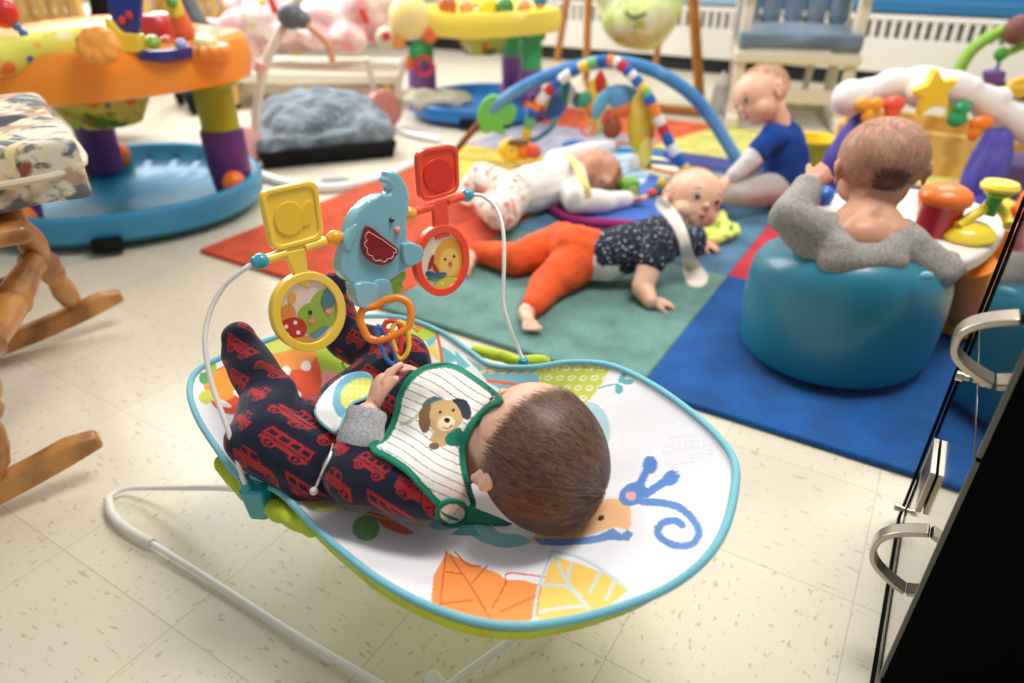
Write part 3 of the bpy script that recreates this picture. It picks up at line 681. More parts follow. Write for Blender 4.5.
def hairstrands(name, F, par, mask, whorl, n, L, rgb, seedv=3, w=.0006, lift=.0016, cols=None, curve=0.0, radial=1.0):
    """short straight hair on the skull surface, combed away from the whorl point (local unit dir)"""
    rnd = random.Random(seedv); g = G(); wdir = Vector(whorl).normalized(); k = F.k; cand = []
    def surf(d):                            # skull ellipsoid matches head()
        c1, r1 = Vector((0, -.008, .016)), Vector((.066, .076, .062)); c2, r2 = Vector((0, .012, .012)), Vector((.061, .062, .060)); best = 0
        o = Vector((0, 0, .012))
        for c, r in ((c1, r1), (c2, r2), (Vector((0, .018, -.022)), Vector((.053, .052, .050)))):
            m = o-c; A = (d.x/r.x)**2+(d.y/r.y)**2+(d.z/r.z)**2; B = 2*(m.x*d.x/r.x**2+m.y*d.y/r.y**2+m.z*d.z/r.z**2); C = (m.x/r.x)**2+(m.y/r.y)**2+(m.z/r.z)**2-1
            q = B*B-4*A*C
            if q > 0: best = max(best, (-B+math.sqrt(q))/(2*A))
        return o+d*best
    mi = 0
    while mi < n:
        d = Vector((rnd.gauss(0, 1), rnd.gauss(0, 1), rnd.gauss(0, 1))).normalized()
        pr = mask(d)
        if rnd.random() > pr: continue
        mi += 1
        t = d-wdir; t = (t-d*t.dot(d))
        if t.length < 1e-3: t = d.orthogonal()
        t.normalize(); sw = d.cross(t); t = (t+sw*(curve+rnd.gauss(0, .16))).normalized()
        l = L*(.55+.6*rnd.random())*(.5+.5*pr); seg = 4; vs = []; dd = d.copy(); hh = 0
        for j in range(seg+1):
            f = j/seg; p = surf(dd); nn = (p-Vector((0, 0, .01))).normalized(); p = p+nn*(lift*(.25+1.2*math.sin(f*2.0))+.0012)*(1 if j else .2)
            s2 = nn.cross(t).normalized(); ww = w*(1-f*.75)
            q = F.p(*p); sx = F.R @ s2
            vs += [q-sx*ww*k, q+sx*ww*k]
            dd = (dd+t*(l/seg/.07)).normalized(); t = (t-dd*t.dot(dd)).normalized()
        b = len(g.v); g.v += vs; sh = rnd.randrange(3)
        for j in range(seg): g.f.append((b+2*j, b+2*j+1, b+2*j+3, b+2*j+2)); g.mi.append(sh)
    ms = [M('hair_%s_%d' % (name, i), c, 0.42, sheen=.1) for i, c in enumerate(rgb)]
    me = bpy.data.meshes.new('hair'); o0 = Vector((0, 0, 0)); q = par
    while q is not None: o0 = o0+q.location; q = q.parent
    me.from_pydata([v-o0 for v in g.v], [], g.f)
    for m in ms: me.materials.append(m)
    me.polygons.foreach_set('material_index', g.mi); me.polygons.foreach_set('use_smooth', [True]*len(me.polygons))
    o = bpy.data.objects.new('hair', me); COL.objects.link(o); o.parent = par; return o
def scalp(F, par, mask, mat, thick=.0012, lo=.4):
    """close cropped down: a thin cap over the skull where mask says so"""
    g = G(); N1, N2 = 48, 72; k = F.k; idx = {}
    def surf(d):
        best = 0; o = Vector((0, 0, .012))
        for c, r in ((Vector((0, -.008, .016)), Vector((.066, .076, .062))), (Vector((0, .012, .012)), Vector((.061, .062, .060)))):
            m = o-c; A = (d.x/r.x)**2+(d.y/r.y)**2+(d.z/r.z)**2; B = 2*(m.x*d.x/r.x**2+m.y*d.y/r.y**2+m.z*d.z/r.z**2); C = (m.x/r.x)**2+(m.y/r.y)**2+(m.z/r.z)**2-1
            q = B*B-4*A*C
            if q > 0: best = max(best, (-B+math.sqrt(q))/(2*A))
        return o+d*(best+thick)
    P = []
    for i in range(N1+1):
        for j in range(N2):
            t = PI*i/N1; a = 2*PI*j/N2; d = Vector((math.sin(t)*math.cos(a), math.sin(t)*math.sin(a), math.cos(t)))
            m = mask(d); q = surf(d); o = Vector((0, 0, .012)); q = q-(q-o).normalized()*(.004*(1-min(1, m/lo))) if m < lo else q
            P.append((F.p(*q), m))
    g.v = [p for p, _ in P]
    for i in range(N1):
        for j in range(N2):
            f = (i*N2+j, i*N2+(j+1) % N2, (i+1)*N2+(j+1) % N2, (i+1)*N2+j)
            if max(P[q][1] for q in f) > .02: g.f.append(f); g.mi.append(0)
    return make('scalp_hair', g, mat, par)
def sstep(x, a, b):
    t = min(1, max(0, (x-a)/(b-a))); return t*t*(3-2*t)

# ---------- 1. the baby in the rocker -------------------------------------------------
hc = W(537, 452, .268)
crown = Vector((.55, -.42, .70)); face = (Vector((-.36, .68, .60)))
F1 = Fr(hc-crown.normalized()*.008, face, crown, .93)
S = {}
S['neck'] = W(470, 448, .245); S['chest'] = W(428, 452, .225); S['belly'] = W(365, 444, .212); S['hips'] = W(318, 446, .208)
nsh, nel, nwr = W(430, 485, .242), W(352, 474, .252), W(367, 414, .290)
fsh, fel, fwr = W(462, 408, .245), W(405, 398, .28), W(412, 385, .300)
nhip, nkn, nan_, = W(312, 462, .215), W(262, 438, .250), W(272, 398, .262)
nft = W(243, 353, .290)
fhip, fkn, fan_ = W(350, 410, .210), W(404, 362, .245), W(345, 340, .25)
fft = W(336, 300, .30)
g = G(); head(g, F1)
limb(g, [(F1.p(0, -.005, -.03), .034), (S['neck'], .032), (S['chest'], .05)])
R1 = rotfrom((S['hips']-S['chest']).normalized(), Vector((.3, .95, 0)), UP)
g.cap(S['chest'], .050, S['belly'], .050); g.cap(S['belly'], .050, S['hips'], .052)
limb(g, [(S['chest'], .04), (nsh, .026), (nel, .020), (nwr, .0125)]); limb(g, [(S['chest'], .04), (fsh, .026), (fel, .020), (fwr, .0125)])
limb(g, [(nhip, .036), (nkn, .028), (nan_, .018), (nft, .014)]); limb(g, [(fhip, .036), (fkn, .028), (fan_, .018), (fft, .014)])
bod1 = G(); bod1.v = list(g.v); bod1.f = list(g.f)
b1 = body('person', g, skin, 'baby in navy sleeper printed with red buses and striped bib, lying in the infant seat', (S['hips'].x, S['hips'].y, S['hips'].z-.06), voxel=.0026, smooth=5)
# hands: separate fine skin pieces flowing out of the cuffs, fingers round the blue ring
ringp = rz(394, 356)
g = G(); 
hand(g, W(374, 408, .274), 1, Vector((.62, .35, -.1)), W(383, 378, .298)-W(374, 408, .274), -1, [.25, .55, .75, .9], 1.0, thumb=(W(399, 379, .305)-W(384, 400, .282)))
g.cap(W(370, 417, .270), .0128, W(375, 406, .275), .0115)
make('hand', blobmesh(g, .0013, 4), skin, b1)
g = G()
hand(g, W(424, 380, .272), 1, Vector((-.1, -.45, -.6)), W(400, 369, .290)-W(424, 380, .272), 1, [.30, .55, .75, .85], .95, thumb=Vector((-.8, .1, .35)))
g.cap(W(430, 383, .270), .0125, W(422, 380, .272), .0115)
make('hand', blobmesh(g, .0013, 4), skin, b1)
# face turned up and away
faceparts(F1, b1)
# hair
def m1(d):
    v = d.z*.70-d.y*.90-.06
    return sstep(v, -.28, .55)
wh = Vector((.35, -.75, .45))
scalp(F1, b1, m1, M('scalp_brown', (150, 104, 80), .6, mix=[((116, 80, 62), 'noise', 60, .4, .7)]), thick=.0004, lo=.55)
hairstrands('brown', F1, b1, m1, wh, 17000, .034, [(98, 68, 48), (136, 98, 68), (70, 48, 36)], w=.00042, lift=.0017, curve=.22)
# sleeper
def bus(uv, col, co):
    navy, red = C_(13, 20, 46), C_(172, 34, 36); col[:] = navy
    c, s = math.cos(-.35), math.sin(-.35); cw, chh = 41.0, 30.0
    x = (uv[:, 0]*c-uv[:, 1]*s); y = (uv[:, 0]*s+uv[:, 1]*c)
    row = np.floor(y/chh); x = x+row*20.5; cell = np.floor(x/cw); u = x-cell*cw-cw/2; v = y-row*chh-chh/2
    k = (cell+row*2) % 3; fl = np.where((cell+row) % 2 == 0, 1, -1); u = u*fl; u = u/1.18; v = v/1.18
    bodyr = (np.abs(u) < 13) & (np.abs(v) < 8)
    m = np.zeros(len(u), bool)
    # bus: body with windows
    b0 = (np.abs(u) < 13) & (v > -8) & (v < 5); win = (v > -5.6) & (v < -1.6) & (np.abs((u+13) % 6.4-3.2) < 2.3) & (np.abs(u) < 11.8); strip = (np.abs(v-1.0) < .55)
    m |= (k == 0) & b0 & ~win & ~strip
    # fire engine: low cab and ladder
    b1_ = ((u > 3) & (u < 13) & (v > -6) & (v < 5)) | ((u > -13) & (u <= 2.2) & (v > -1.5) & (v < 5)) | ((u > -13) & (u < 2) & (np.abs(v+4) < 1.7) & ~((np.abs(v+4) < .8) & (np.abs((u+13) % 3-1.5) < 1.0)))
    w1 = (u > 5.5) & (u < 10.5) & (v > -4) & (v < -.8)
    m |= (k == 1) & b1_ & ~w1
    # small car
    b2_ = ((np.abs(u) < 12) & (v > -1) & (v < 5)) | ((np.abs(u+1) < 7-(v+1)*-.4) & (v > -7.5) & (v <= -1)); w2 = (np.abs(np.abs(u+1)-3) < 2.1) & (v > -6) & (v < -2)
    m |= (k == 2) & b2_ & ~w2
    wh_ = ((np.abs(u)-7.5)**2+(v-5.5)**2); m |= (wh_ < 3.6**2); m &= ~((wh_ < 2.4**2) & (wh_ > 1.2**2)); 
    col[m] = red
def uv_cloth(co):                            # metric fabric coordinates (about 1 unit = 1 mm)
    a = np.array([0.86, -0.40, 0.30]); b = np.array([-0.25, -0.83, -0.50]); return np.stack([co@a*1000, co@b*1000], 1)
g = G()
g.cap(S['chest'], .056, S['belly'], .056); g.cap(S['belly'], .056, S['hips'], .058); g.ell(S['neck'].lerp(S['chest'], .55), .046)
limb(g, [(S['chest'], .046), (nsh, .034), (nel, .030), (nwr.lerp(nel, .50), .0215)]); limb(g, [(S['chest'], .046), (fsh, .034), (fel, .028), (fwr.lerp(fel, .3), .0195)])
limb(g, [(nhip, .044), (nkn, .037), (nan_, .030), (nft, .0245)]); limb(g, [(fhip, .044), (fkn, .036), (fan_, .027), (fft, .0215)])
g.ell(nft+Vector((-.002, .004, .012)), (.020, .018, .026)); g.ell(fft+Vector((0, .004, .012)), (.020, .018, .026))
sm = blobmesh(g, .0028, 5, (.0035, 34), subd=1); paint(sm, bus, uv_cloth)
slp = make('sleeper', sm, M('fleece_print', (20, 28, 50), .95, attr='dye', bump=(500, .5, .002), sheen=.15), b1)
# grey jersey cuff of the undershirt at the near wrist
for e_, w_, q in ((nel, nwr, .030),):
    d = (w_-e_).normalized(); g = G()
    g.lathe(w_-d*q, d, [(.0200, -.008), (.0232, .0), (.0222, .010), (.0200, .022), (.0206, .030), (.0190, .0335), (.0140, .033), (.0135, .0)], 28, cap=False); make('cuff', g, M('jersey_grey', (186, 184, 184), .9, mix=[((150, 150, 152), 'noise', 400, .4, .65)]), b1)

def bvh_of(objs):
    vs, ps = [], []
    for o in objs:
        mw = Matrix.Translation(o.location+(o.parent.location if o.parent else Vector())); b = len(vs)
        vs += [mw @ v.co for v in o.data.vertices]; ps += [tuple(b+i for i in p.vertices) for p in o.data.polygons]
    return BVHTree.FromPolygons(vs, ps)
def drape(name, outline, bvh, par, fn, mat, step=1.0, off=.003, th=.0016, relax=60, edge=None, edgemat=None, er=.0018, wob=None):
    """cloth cut to an outline and laid over what is under it, with its own thickness"""
    xs = [p[0] for p in outline]; ys = [p[1] for p in outline]; x0, y0 = min(xs)-step, min(ys)-step
    nx, ny = int((max(xs)-x0)/step)+2, int((max(ys)-y0)/step)+2
    dep = np.zeros((ny, nx)); hit = np.zeros((ny, nx), bool)
    for j in range(ny):
        for i in range(nx):
            r = ray(x0+i*step, y0+j*step); h = bvh.ray_cast(CAM, r.normalized())
            if h[0] is not None: dep[j, i] = (h[0]-CAM).length*FPX/r.length; hit[j, i] = True
    dep[~hit] = dep[hit].max(); base = dep-off; cur = base.copy()
    for _ in range(relax):
        p = np.pad(cur, 1, mode='edge'); cur = np.minimum(base, (p[:-2, 1:-1]+p[2:, 1:-1]+p[1:-1, :-2]+p[1:-1, 2:])/4)
    p = np.pad(cur, 1, mode='edge'); cur = (p[:-2, 1:-1]+p[2:, 1:-1]+p[1:-1, :-2]+p[1:-1, 2:])/4
    def at(x, y):
        fx, fy = min(max((x-x0)/step, 0), nx-1.001), min(max((y-y0)/step, 0), ny-1.001); i, j = int(fx), int(fy); u, v = fx-i, fy-j
        d = (cur[j, i]*(1-u)+cur[j, i+1]*u)*(1-v)+(cur[j+1, i]*(1-u)+cur[j+1, i+1]*u)*v
        w = wob[0]*noise.noise(Vector((x*wob[1], y*wob[1]*.6, 0))) if wob else 0
        return D(x, y, d-w)
    c = (sum(xs)/len(xs), sum(ys)/len(ys)); n = len(outline)
    uv = np.array([(x0+i*step, y0+j*step) for j in range(ny) for i in range(nx)]); ins = inpoly(uv, outline).reshape(ny, nx)
    # boundary snapping: a grid of cells inside plus a rim strip
    bm = bmesh.new(); vid = {}
    for j in range(ny):
        for i in range(nx):
            if ins[j, i]: vid[(i, j)] = bm.verts.new(at(x0+i*step, y0+j*step))
    for j in range(ny-1):
        for i in range(nx-1):
            q = [(i, j), (i+1, j), (i+1, j+1), (i, j+1)]; k = [vid[t] for t in q if t in vid]
            if len(k) >= 3: bm.faces.new(k)
    me = bpy.data.meshes.new(name); bm.to_mesh(me); bm.free()
    paint(me, fn)
    o = make(name, me, mat, par); m = o.modifiers.new('t', 'SOLIDIFY'); m.thickness = th; m.offset = 0
    if edgemat:
        g = G(); g.tube([at(x, y) for x, y in outline], er, 8, True, ); make('trim_binding', g, edgemat, o)
    return o, at
padob = [o for o in seat.children if o.name.startswith('seat_pad')][0]
bv = bvh_of([padob, slp, b1])
bib_out = sm2([(372,444),(383,438),(391,426),(396,410),(400,393),(411,376),(428,366),(452,365),(474,377),(501,399),(490,408),(474,424),(465,444),(464,465),(470,490),(474,506),(462,518),(448,516),(437,504),(422,488),(407,472),(388,459),(374,452)], 5)
def paint_bib(uv, col, co):
    col[:] = C_(238, 234, 226)
    c, s = math.cos(.52), math.sin(.52); x = uv[:, 0]*c+uv[:, 1]*s; y = -uv[:, 0]*s+uv[:, 1]*c
    col[np.abs((y+1.5*np.sin(x*.08)) % 8.2-4.1) < .42] = C_(116, 108, 104)
    def P(pts, cc, sm=True): col[inpoly(uv, sm2(pts) if sm else pts)] = C_(*cc)
    def O(x_, y_, rx, ry, cc, rot=0): col[incirc(uv, x_, y_, rx, ry, rot)] = C_(*cc)
    def Ln(pts, w, cc): col[nearline(uv, sm2(pts, 5, False), w)] = C_(*cc)
    P([(400,425),(412,418),(424,408),(430,402),(424,412),(410,424)], (188,180,150))
    P([(422,404),(432,397),(442,400),(430,410),(424,412)], (70,112,112))
    P([(426,410),(433,403),(444,400),(456,403),(463,411),(463,421),(456,430),(446,435),(436,433),(428,424)], (196,160,112))
    P([(430,404),(420,410),(419,424),(424,434),(430,428),(430,414)], (120,86,60)); P([(452,400),(464,400),(471,410),(470,420),(463,418),(458,408)], (40,44,62))
    O(446, 424, 9, 7, (228,206,170), -.3); O(440, 440, 9, 7, (196,160,112), .3); O(434, 447, 5, 4, (120,86,60)); 
    P([(446,436),(460,428),(465,442),(455,447),(446,444)], (20,120,94))
    O(447, 421, 3.0, 2.4, (18,16,18), .3); O(440, 413, 1.5, 1.9, (18,16,18)); O(453, 411, 1.5, 1.9, (18,16,18)); Ln([(443,428),(448,429),(452,426)], 1, (60,36,24))
    col[nearline(uv, bib_out+[bib_out[0]], 9.5)] = C_(12, 124, 96)
bibm = M('bib_cotton', (240, 236, 228), .92, attr='dye', bump=(700, .35, .001))
greenb = M('bib_green', (14, 126, 98), .9, bump=(700, .3, .001))
bib, bat = drape('bib', bib_out, bv, b1, paint_bib, bibm, 1.0, .0055, .0018, 90, True, greenb, .0022, (.0022, .06))
tab = ellpts(452, 513, 15.5, 13, 0, 32)
def paint_tab(uv, col, co):
    col[:] = C_(228, 226, 216); col[nearline(uv, [(448,520),(460,506)], .9)] = C_(110,104,100); col[nearline(uv, tab+[tab[0]], 7)] = C_(12,124,96)
drape('bib_tab', tab, bvh_of([bib, padob, slp]), b1, paint_tab, bibm, 1.0, .003, .0018, 30, True, greenb, .0018)
drape('bib_strap', sm2([(466,506),(480,510),(500,518),(512,524),(500,526),(480,524),(462,522)]), bvh_of([bib, padob, slp, b1]), b1, lambda uv, col, co: col.__setitem__(slice(None), C_(16,116,90)), bibm, 1.0, .002, .0018, 20)
belt = sm2([(316,408),(326,392),(342,378),(358,373),(370,376),(372,388),(366,398),(352,404),(344,416),(338,432),(328,428),(318,418)], 5)
def paint_belt(uv, col, co):
    col[:] = C_(240, 240, 240); col[incirc(uv, 362, 398, 30, 26, -.4)] = C_(112, 178, 204); col[incirc(uv, 362, 396, 22, 17, -.4)] = C_(218, 222, 96)
    m = incirc(uv, 362, 396, 20, 15, -.4) & ((uv[:, 0] % 6-3)**2+(uv[:, 1] % 5-2.5)**2 < 1.6); col[m] = C_(240, 240, 200)
drape('waist_belt', belt, bvh_of([padob, slp]), seat, paint_belt, pad_mat, 1.0, .006, .004, 60, True, piping_teal, .0018)
st = thing('soother_strap', 'thin white cord with a bead lying across the printed sleeper', 'soother strap', W(322, 470, .26))
bs = bvh_of([slp, bib, padob])
def on(px, py, off, b): 
    r = ray(px, py); h = b.ray_cast(CAM, r.normalized()); return h[0]-r.normalized()*off
g = G(); g.tube([on(x, y, .003, bs) for x, y in smooth_path([Vector((331,448,0)),Vector((328,458,0)),Vector((324,468,0)),Vector((319,480,0)),Vector((315,488,0))], 4) for x, y in [(x, y)]] if False else [on(p.x, p.y, .003, bs) for p in smooth_path([Vector((333,444,0)),Vector((330,456,0)),Vector((324,468,0)),Vector((319,480,0)),Vector((315,489,0))], 4)], .0014, 8)
make('cord', g, white_tube, st)
g = G(); g.ell(on(314, 491, .004, bs), (.0045,.0045,.0045)); make('bead', g, white_tube, st)
def CB(x, u, n): return Vector((x, u*SP-n*CP, u*CP+n*SP))      # viewer-aligned direction -> room direction
# ---------- 2. crawling baby looking round --------------------------------------------
F2 = Fr(W(692, 204, .150), CB(.27, -.10, .93), CB(.26, .93, .15), 1.0)
g = G(); head(g, F2)
nk = F2.p(0, -.02, -.045)
ch, wa, hi = W(656, 246, .10), W(612, 259, .072), W(576, 256, .070)
g.cap(nk, .030, ch, .044); g.cap(ch, .052, wa, .050); g.cap(wa, .050, hi, .054)
sh, eb, wr = W(657, 246, .115), W(642, 291, .035), W(650, 305, .020)
sh2, eb2, wr2 = W(692, 244, .10), W(692, 256, .045), W(699, 247, .020)
limb(g, [(ch, .04), (sh, .030), (sh.lerp(eb, .6), .027), (eb, .025), (wr, .0165)]); limb(g, [(ch, .04), (sh2, .028), (eb2, .022), (wr2, .015)])
h1, k1, a1_ = W(574, 268, .055), W(548, 288, .038), W(533, 310, .026)
h2, k2, a2_ = W(562, 248, .060), W(516, 263, .040), W(480, 256, .032)
limb(g, [(hi, .05), (h1, .045), (k1, .034), (a1_, .021)]); limb(g, [(hi, .05), (h2, .045), (k2, .034), (a2_, .021)])
g.cap(a1_, .020, W(526, 317, .020), .018); foot(g, W(524, 318, .020), W(540, 345, .016)-W(524, 318, .020), UP, .82, -1)
g.cap(a2_, .020, W(471, 262, .022), .018); foot(g, W(470, 264, .024), W(462, 288, .016)-W(470, 264, .024), Vector((.9, 0, .5)), .78, 1)
hand(g, W(650, 306, .016), 1, Vector((0, 0, -1)), Vector((.9, .15, -.1)), -1, .25, 1.0, spread=.3)
hand(g, W(699, 247, .018), 1, Vector((0, 0, -1)), Vector((.85, -.3, -.05)), -1, .25, .95, spread=.3)
b2 = body('person', g, skin, 'baby propped on hands in orange leggings and dark speckled shirt, facing the viewer', (hi.x, hi.y, 0), voxel=.0024, smooth=4)
faceparts(F2, b2, look=(0, -.0005))
def m2(d): return .55*sstep(d.z*.8-d.y*.8-.10, -.05, .6)
scalp(F2, b2, m2, M('down_fair', (206, 160, 126), .7), thick=.0003, lo=.5)
hairstrands('fair', F2, b2, m2, Vector((0, -.5, .85)), 1600, .014, [(176, 132, 96), (196, 152, 112), (160, 118, 88)], w=.0003, lift=.0008)
speck = M('speckled_navy', (28, 36, 54), .9, mix=[((232, 234, 238), 'dots', 95, .14, .24), ((210, 214, 220), 'dots', 170, .10, .20)], bump=(300, .3, .001))
g = G(); g.cap(ch, .058, wa.lerp(hi, .18), .057); g.cap(nk.lerp(ch, .5), .040, ch, .056); limb(g, [(ch, .046), (sh, .036), (sh.lerp(eb, .42), .0345)]); limb(g, [(ch, .04), (sh2, .034), (sh2.lerp(eb2, .5), .031)])
wear('shirt', g, speck, b2, .0035, 4)
g = G(); g.cap(wa.lerp(hi, .1)+Vector((0,0,-.008)), .0555, wa.lerp(hi, .5)+Vector((0,0,-.008)), .0565); wear('bodysuit_hem', g, M('jersey_white', (226, 220, 214), .9), b2, .004, 3)
orange_c = M('leggings_orange', (240, 92, 34), .88, bump=(260, .3, .001), mix=[((214, 74, 24), 'noise', 18, .5, .75)])
g = G(); g.cap(wa.lerp(hi, .55), .056, hi, .063); limb(g, [(hi, .058), (h1, .053), (k1, .0405), (a1_, .026)]); limb(g, [(hi, .058), (h2, .053), (k2, .040), (a2_, .026)])
wear('leggings', g, orange_c, b2, .0035, 5, (.003, 36))
bb = bvh_of([o for o in b2.children if o.name.startswith('shirt')]+[b2, rug.children[5], fl])
cream = M('bib_cream', (232, 222, 206), .92, bump=(500, .4, .001))
drape('bib', sm2([(656,203),(664,202),(672,212),(680,224),(686,238),(691,256),(699,270),(706,280),(703,289),(694,291),(687,286),(683,268),(679,248),(673,232),(665,220),(658,212)], 4), bb, b2, lambda uv, col, co: col.__setitem__(slice(None), C_(232,222,206)), cream, 1.0, .006, .003, 60, True, cream, .003)
# ---------- 3. sitting baby in blue ------------------------------------------------------
yb = 1.97
def Vb(px, py, dy=0): return V(px, py, yb+dy)
F3 = Fr(Vb(761, 99), CB(-.84, -.42, .14), CB(-.42, .88, .10), 1.0)
g = G(); head(g, F3); nk = F3.p(0, -.02, -.045)
c3, w3, hp = Vb(781, 146), Vb(787, 174), Vb(786, 190)
g.cap(nk, .030, c3, .045); g.cap(c3, .056, w3, .06); g.cap(w3, .06, hp, .058)
s3, e3, r3 = Vb(772, 140, -.05), Vb(748, 166, -.08), Vb(729, 182, -.09)
s4, e4, r4 = Vb(776, 138, .06), Vb(752, 168, .06), Vb(736, 184, .03)
limb(g, [(c3, .04), (s3, .029), (e3, .022), (r3, .015)]); limb(g, [(c3, .04), (s4, .029), (e4, .022), (r4, .015)])
k3, a3 = Vb(742, 197, -.10), Vb(716, 196, -.09); k4, a4 = Vb(744, 190, .10), Vb(716, 186, .08)
limb(g, [(hp, .046), (k3, .032), (a3, .022)]); limb(g, [(hp, .046), (k4, .032), (a4, .022)])
foot(g, a3+Vector((-.02, 0, -.005)), Vector((-1, -.1, .1)), UP, .75); foot(g, a4+Vector((-.02, 0, -.005)), Vector((-1, -.1, .1)), UP, .75)
hand(g, r3, 1, Vector((0, 0, -1)), Vector((-.9, 0, -.45)), 1, .4, .95); hand(g, r4, 1, Vector((0, 0, -1)), Vector((-.9, 0, -.45)), -1, .4, .95)
b3 = body('person', g, skin, 'baby in royal blue shirt over pale sleeves, sitting side-on with head bowed', (hp.x, hp.y, 0), voxel=.003, smooth=4)
faceparts(F3, b3)
def m3(d): return .6*sstep(d.z*.8-d.y*.7-.05, -.05, .6)
scalp(F3, b3, m3, M('down_fair', (206, 160, 126), .7), thick=.0003, lo=.5)
hairstrands('fairb', F3, b3, m3, Vector((0, -.5, .85)), 1500, .014, [(170, 126, 92), (190, 146, 106), (150, 110, 82)], w=.0004, lift=.0008)
g = G(); g.cap(c3, .063, w3, .067); g.cap(nk.lerp(c3, .6), .042, c3, .058); g.cap(w3, .067, hp, .060); limb(g, [(c3, .045), (s3, .036), (s3.lerp(e3, .55), .034)]); limb(g, [(c3, .045), (s4, .036), (s4.lerp(e4, .55), .034)])
wear('shirt', g, M('royal_blue', (8, 66, 150), .9, bump=(300, .3, .001), mix=[((6, 50, 124), 'noise', 20, .45, .7)]), b3, .0045, 4, (.004, 26))
pale = M('jersey_pale', (214, 208, 206), .9, mix=[((186, 180, 180), 'noise', 90, .5, .7)])
for s_, e_, r_ in ((s3, e3, r3), (s4, e4, r4)):
    g = G(); limb(g, [(s_.lerp(e_, .4), .031), (e_, .027), (e_.lerp(r_, .85), .020)]); wear('sleeve', g, pale, b3, .0035, 4)
g = G(); g.cap(hp, .064, hp, .064); limb(g, [(hp, .055), (k3, .039), (a3, .026)]); limb(g, [(hp, .055), (k4, .039), (a4, .026)]); wear('trousers', g, M('jersey_stone', (186, 176, 170), .9), b3, .0045, 4, (.003, 30))
# ---------- 4. baby lying on the activity mat ---------------------------------------------
F4 = Fr(W(597, 178, .075), Vector((.15, .25, .95)), Vector((.93, .38, -.15)), .98)
g = G(); head(g, F4); nk = F4.p(0, -.01, -.05)
c4, w4, q4 = W(565, 184, .075), W(532, 192, .072), W(512, 198, .070)
g.cap(nk, .03, c4, .045); g.cap(c4, .062, w4, .062); g.cap(w4, .062, q4, .058)
sF, eF, rF = W(556, 164, .075), W(588, 155, .09), W(614, 148, .10)
sN, eN, rN = W(576, 204, .06), W(605, 205, .045), W(630, 202, .035)
limb(g, [(c4, .04), (sF, .030), (eF, .023), (rF, .016)]); limb(g, [(c4, .04), (sN, .030), (eN, .023), (rN, .016)])
kN, aN = W(502, 218, .075), W(482, 208, .045); kF, aF = W(482, 180, .08), W(462, 198, .04)
limb(g, [(q4, .046), (kN, .034), (aN, .022)]); limb(g, [(q4, .046), (kF, .034), (aF, .022)])
foot(g, aN+Vector((-.015, -.01, 0)), Vector((-.5, -.5, .3)), Vector((.2, 0, 1)), .75); foot(g, aF+Vector((-.01, -.01, 0)), Vector((-.4, -.6, .2)), Vector((.2, 0, 1)), .75, -1)
hand(g, rF, 1, Vector((.2, 0, -1)), Vector((.9, .1, .25)), 1, .4, .95); hand(g, rN, 1, Vector((0, 0, 1)), Vector((.95, -.1, 0)), 1, .35, .95)
b4 = body('person', g, skin_r, 'baby in white top and flowered leggings lying on its back, reaching for hanging toys', (q4.x, q4.y, 0.012), voxel=.0035, smooth=4)
faceparts(F4, b4)
scalp(F4, b4, lambda d: sstep(d.z*.8-d.y*.6, -.1, .4), M('scalp_brown', (150, 104, 80), .6), thick=.0012, lo=.5)
whitef = M('jersey_white', (226, 220, 214), .9)
g = G(); g.cap(c4, .069, w4, .069); g.cap(w4, .069, q4.lerp(w4, .4), .064); g.cap(nk.lerp(c4, .5), .045, c4, .06)
limb(g, [(c4, .045), (sF, .038), (eF, .032), (eF.lerp(rF, .85), .023)]); limb(g, [(c4, .045), (sN, .038), (eN, .031), (eN.lerp(rN, .85), .023)])
wear('top', g, M('top_white', (238, 232, 226), .9), b4, .0045, 4, (.003, 30))
g = G(); g.cap(q4.lerp(w4, .25), .063, q4, .064); limb(g, [(q4, .058), (kN, .043), (aN, .030)]); limb(g, [(q4, .058), (kF, .043), (aF, .030)])
wear('leggings', g, M('floral_cotton', (236, 226, 214), .9, mix=[((226, 122, 104), 'dots', 34, .26, .40), ((206, 176, 84), 'dots', 46, .2, .32), ((130, 140, 160), 'dots', 60, .14, .26)]), b4, .0045, 4, (.004, 30))
g = G(); g.tube(smooth_path([W(566,158,.13),W(574,166,.145),W(580,178,.145),W(586,190,.13),W(588,202,.10)], 6), .011, 10, flat=.6); wear('bib', g, M('bib_butter', (236, 214, 132), .9), b4, .003, 3)
# ---------- 5. baby in the floor seat, back to the viewer -----------------------------------
SC = Vector((.614, 1.135, 0))
F5 = Fr(D(880, 168, 1.175), CB(.22, -.05, -.95)+Vector((0, 0, -.25)), CB(.02, .98, .20), 1.06)
g = G(); head(g, F5); nk = D(868, 214, 1.165)
c5, w5, q5 = D(862, 252, 1.17), SC+Vector((0, .02, .13)), SC+Vector((0, .03, .09))
g.cap(F5.p(0, -.01, -.03), .040, nk, .036); g.cap(nk, .036, c5, .055); g.cap(c5, .066, w5, .062); g.cap(w5, .062, q5, .058)
for s_ in (-1, 1): g.cap(D(864+s_*22, 238, 1.15), .040, nk, .040)
g.ell(D(863, 238, 1.13), (.044, .03, .034))
sL, eL, rL = D(818, 240, 1.15), D(790, 216, 1.13), D(808, 186, 1.16)
sR, eR, rR = D(906, 250, 1.15), D(936, 272, 1.14), D(958, 262, 1.22)
limb(g, [(c5, .045), (sL, .034), (eL, .027), (rL, .018)]); limb(g, [(c5, .045), (sR, .034), (eR, .027), (rR, .018)])
for s_ in (-1, 1): limb(g, [(q5, .046), (q5+Vector((.05+s_*.07, .10, .03)), .034), (q5+Vector((.08+s_*.08, .20, -.02)), .024)])
hand(g, rL+Vector((.004, 0, .004)), 1, CB(.3, 0, -.9), CB(.75, .6, -.1), 1, [.5, .6, .7, .8], 1.05)
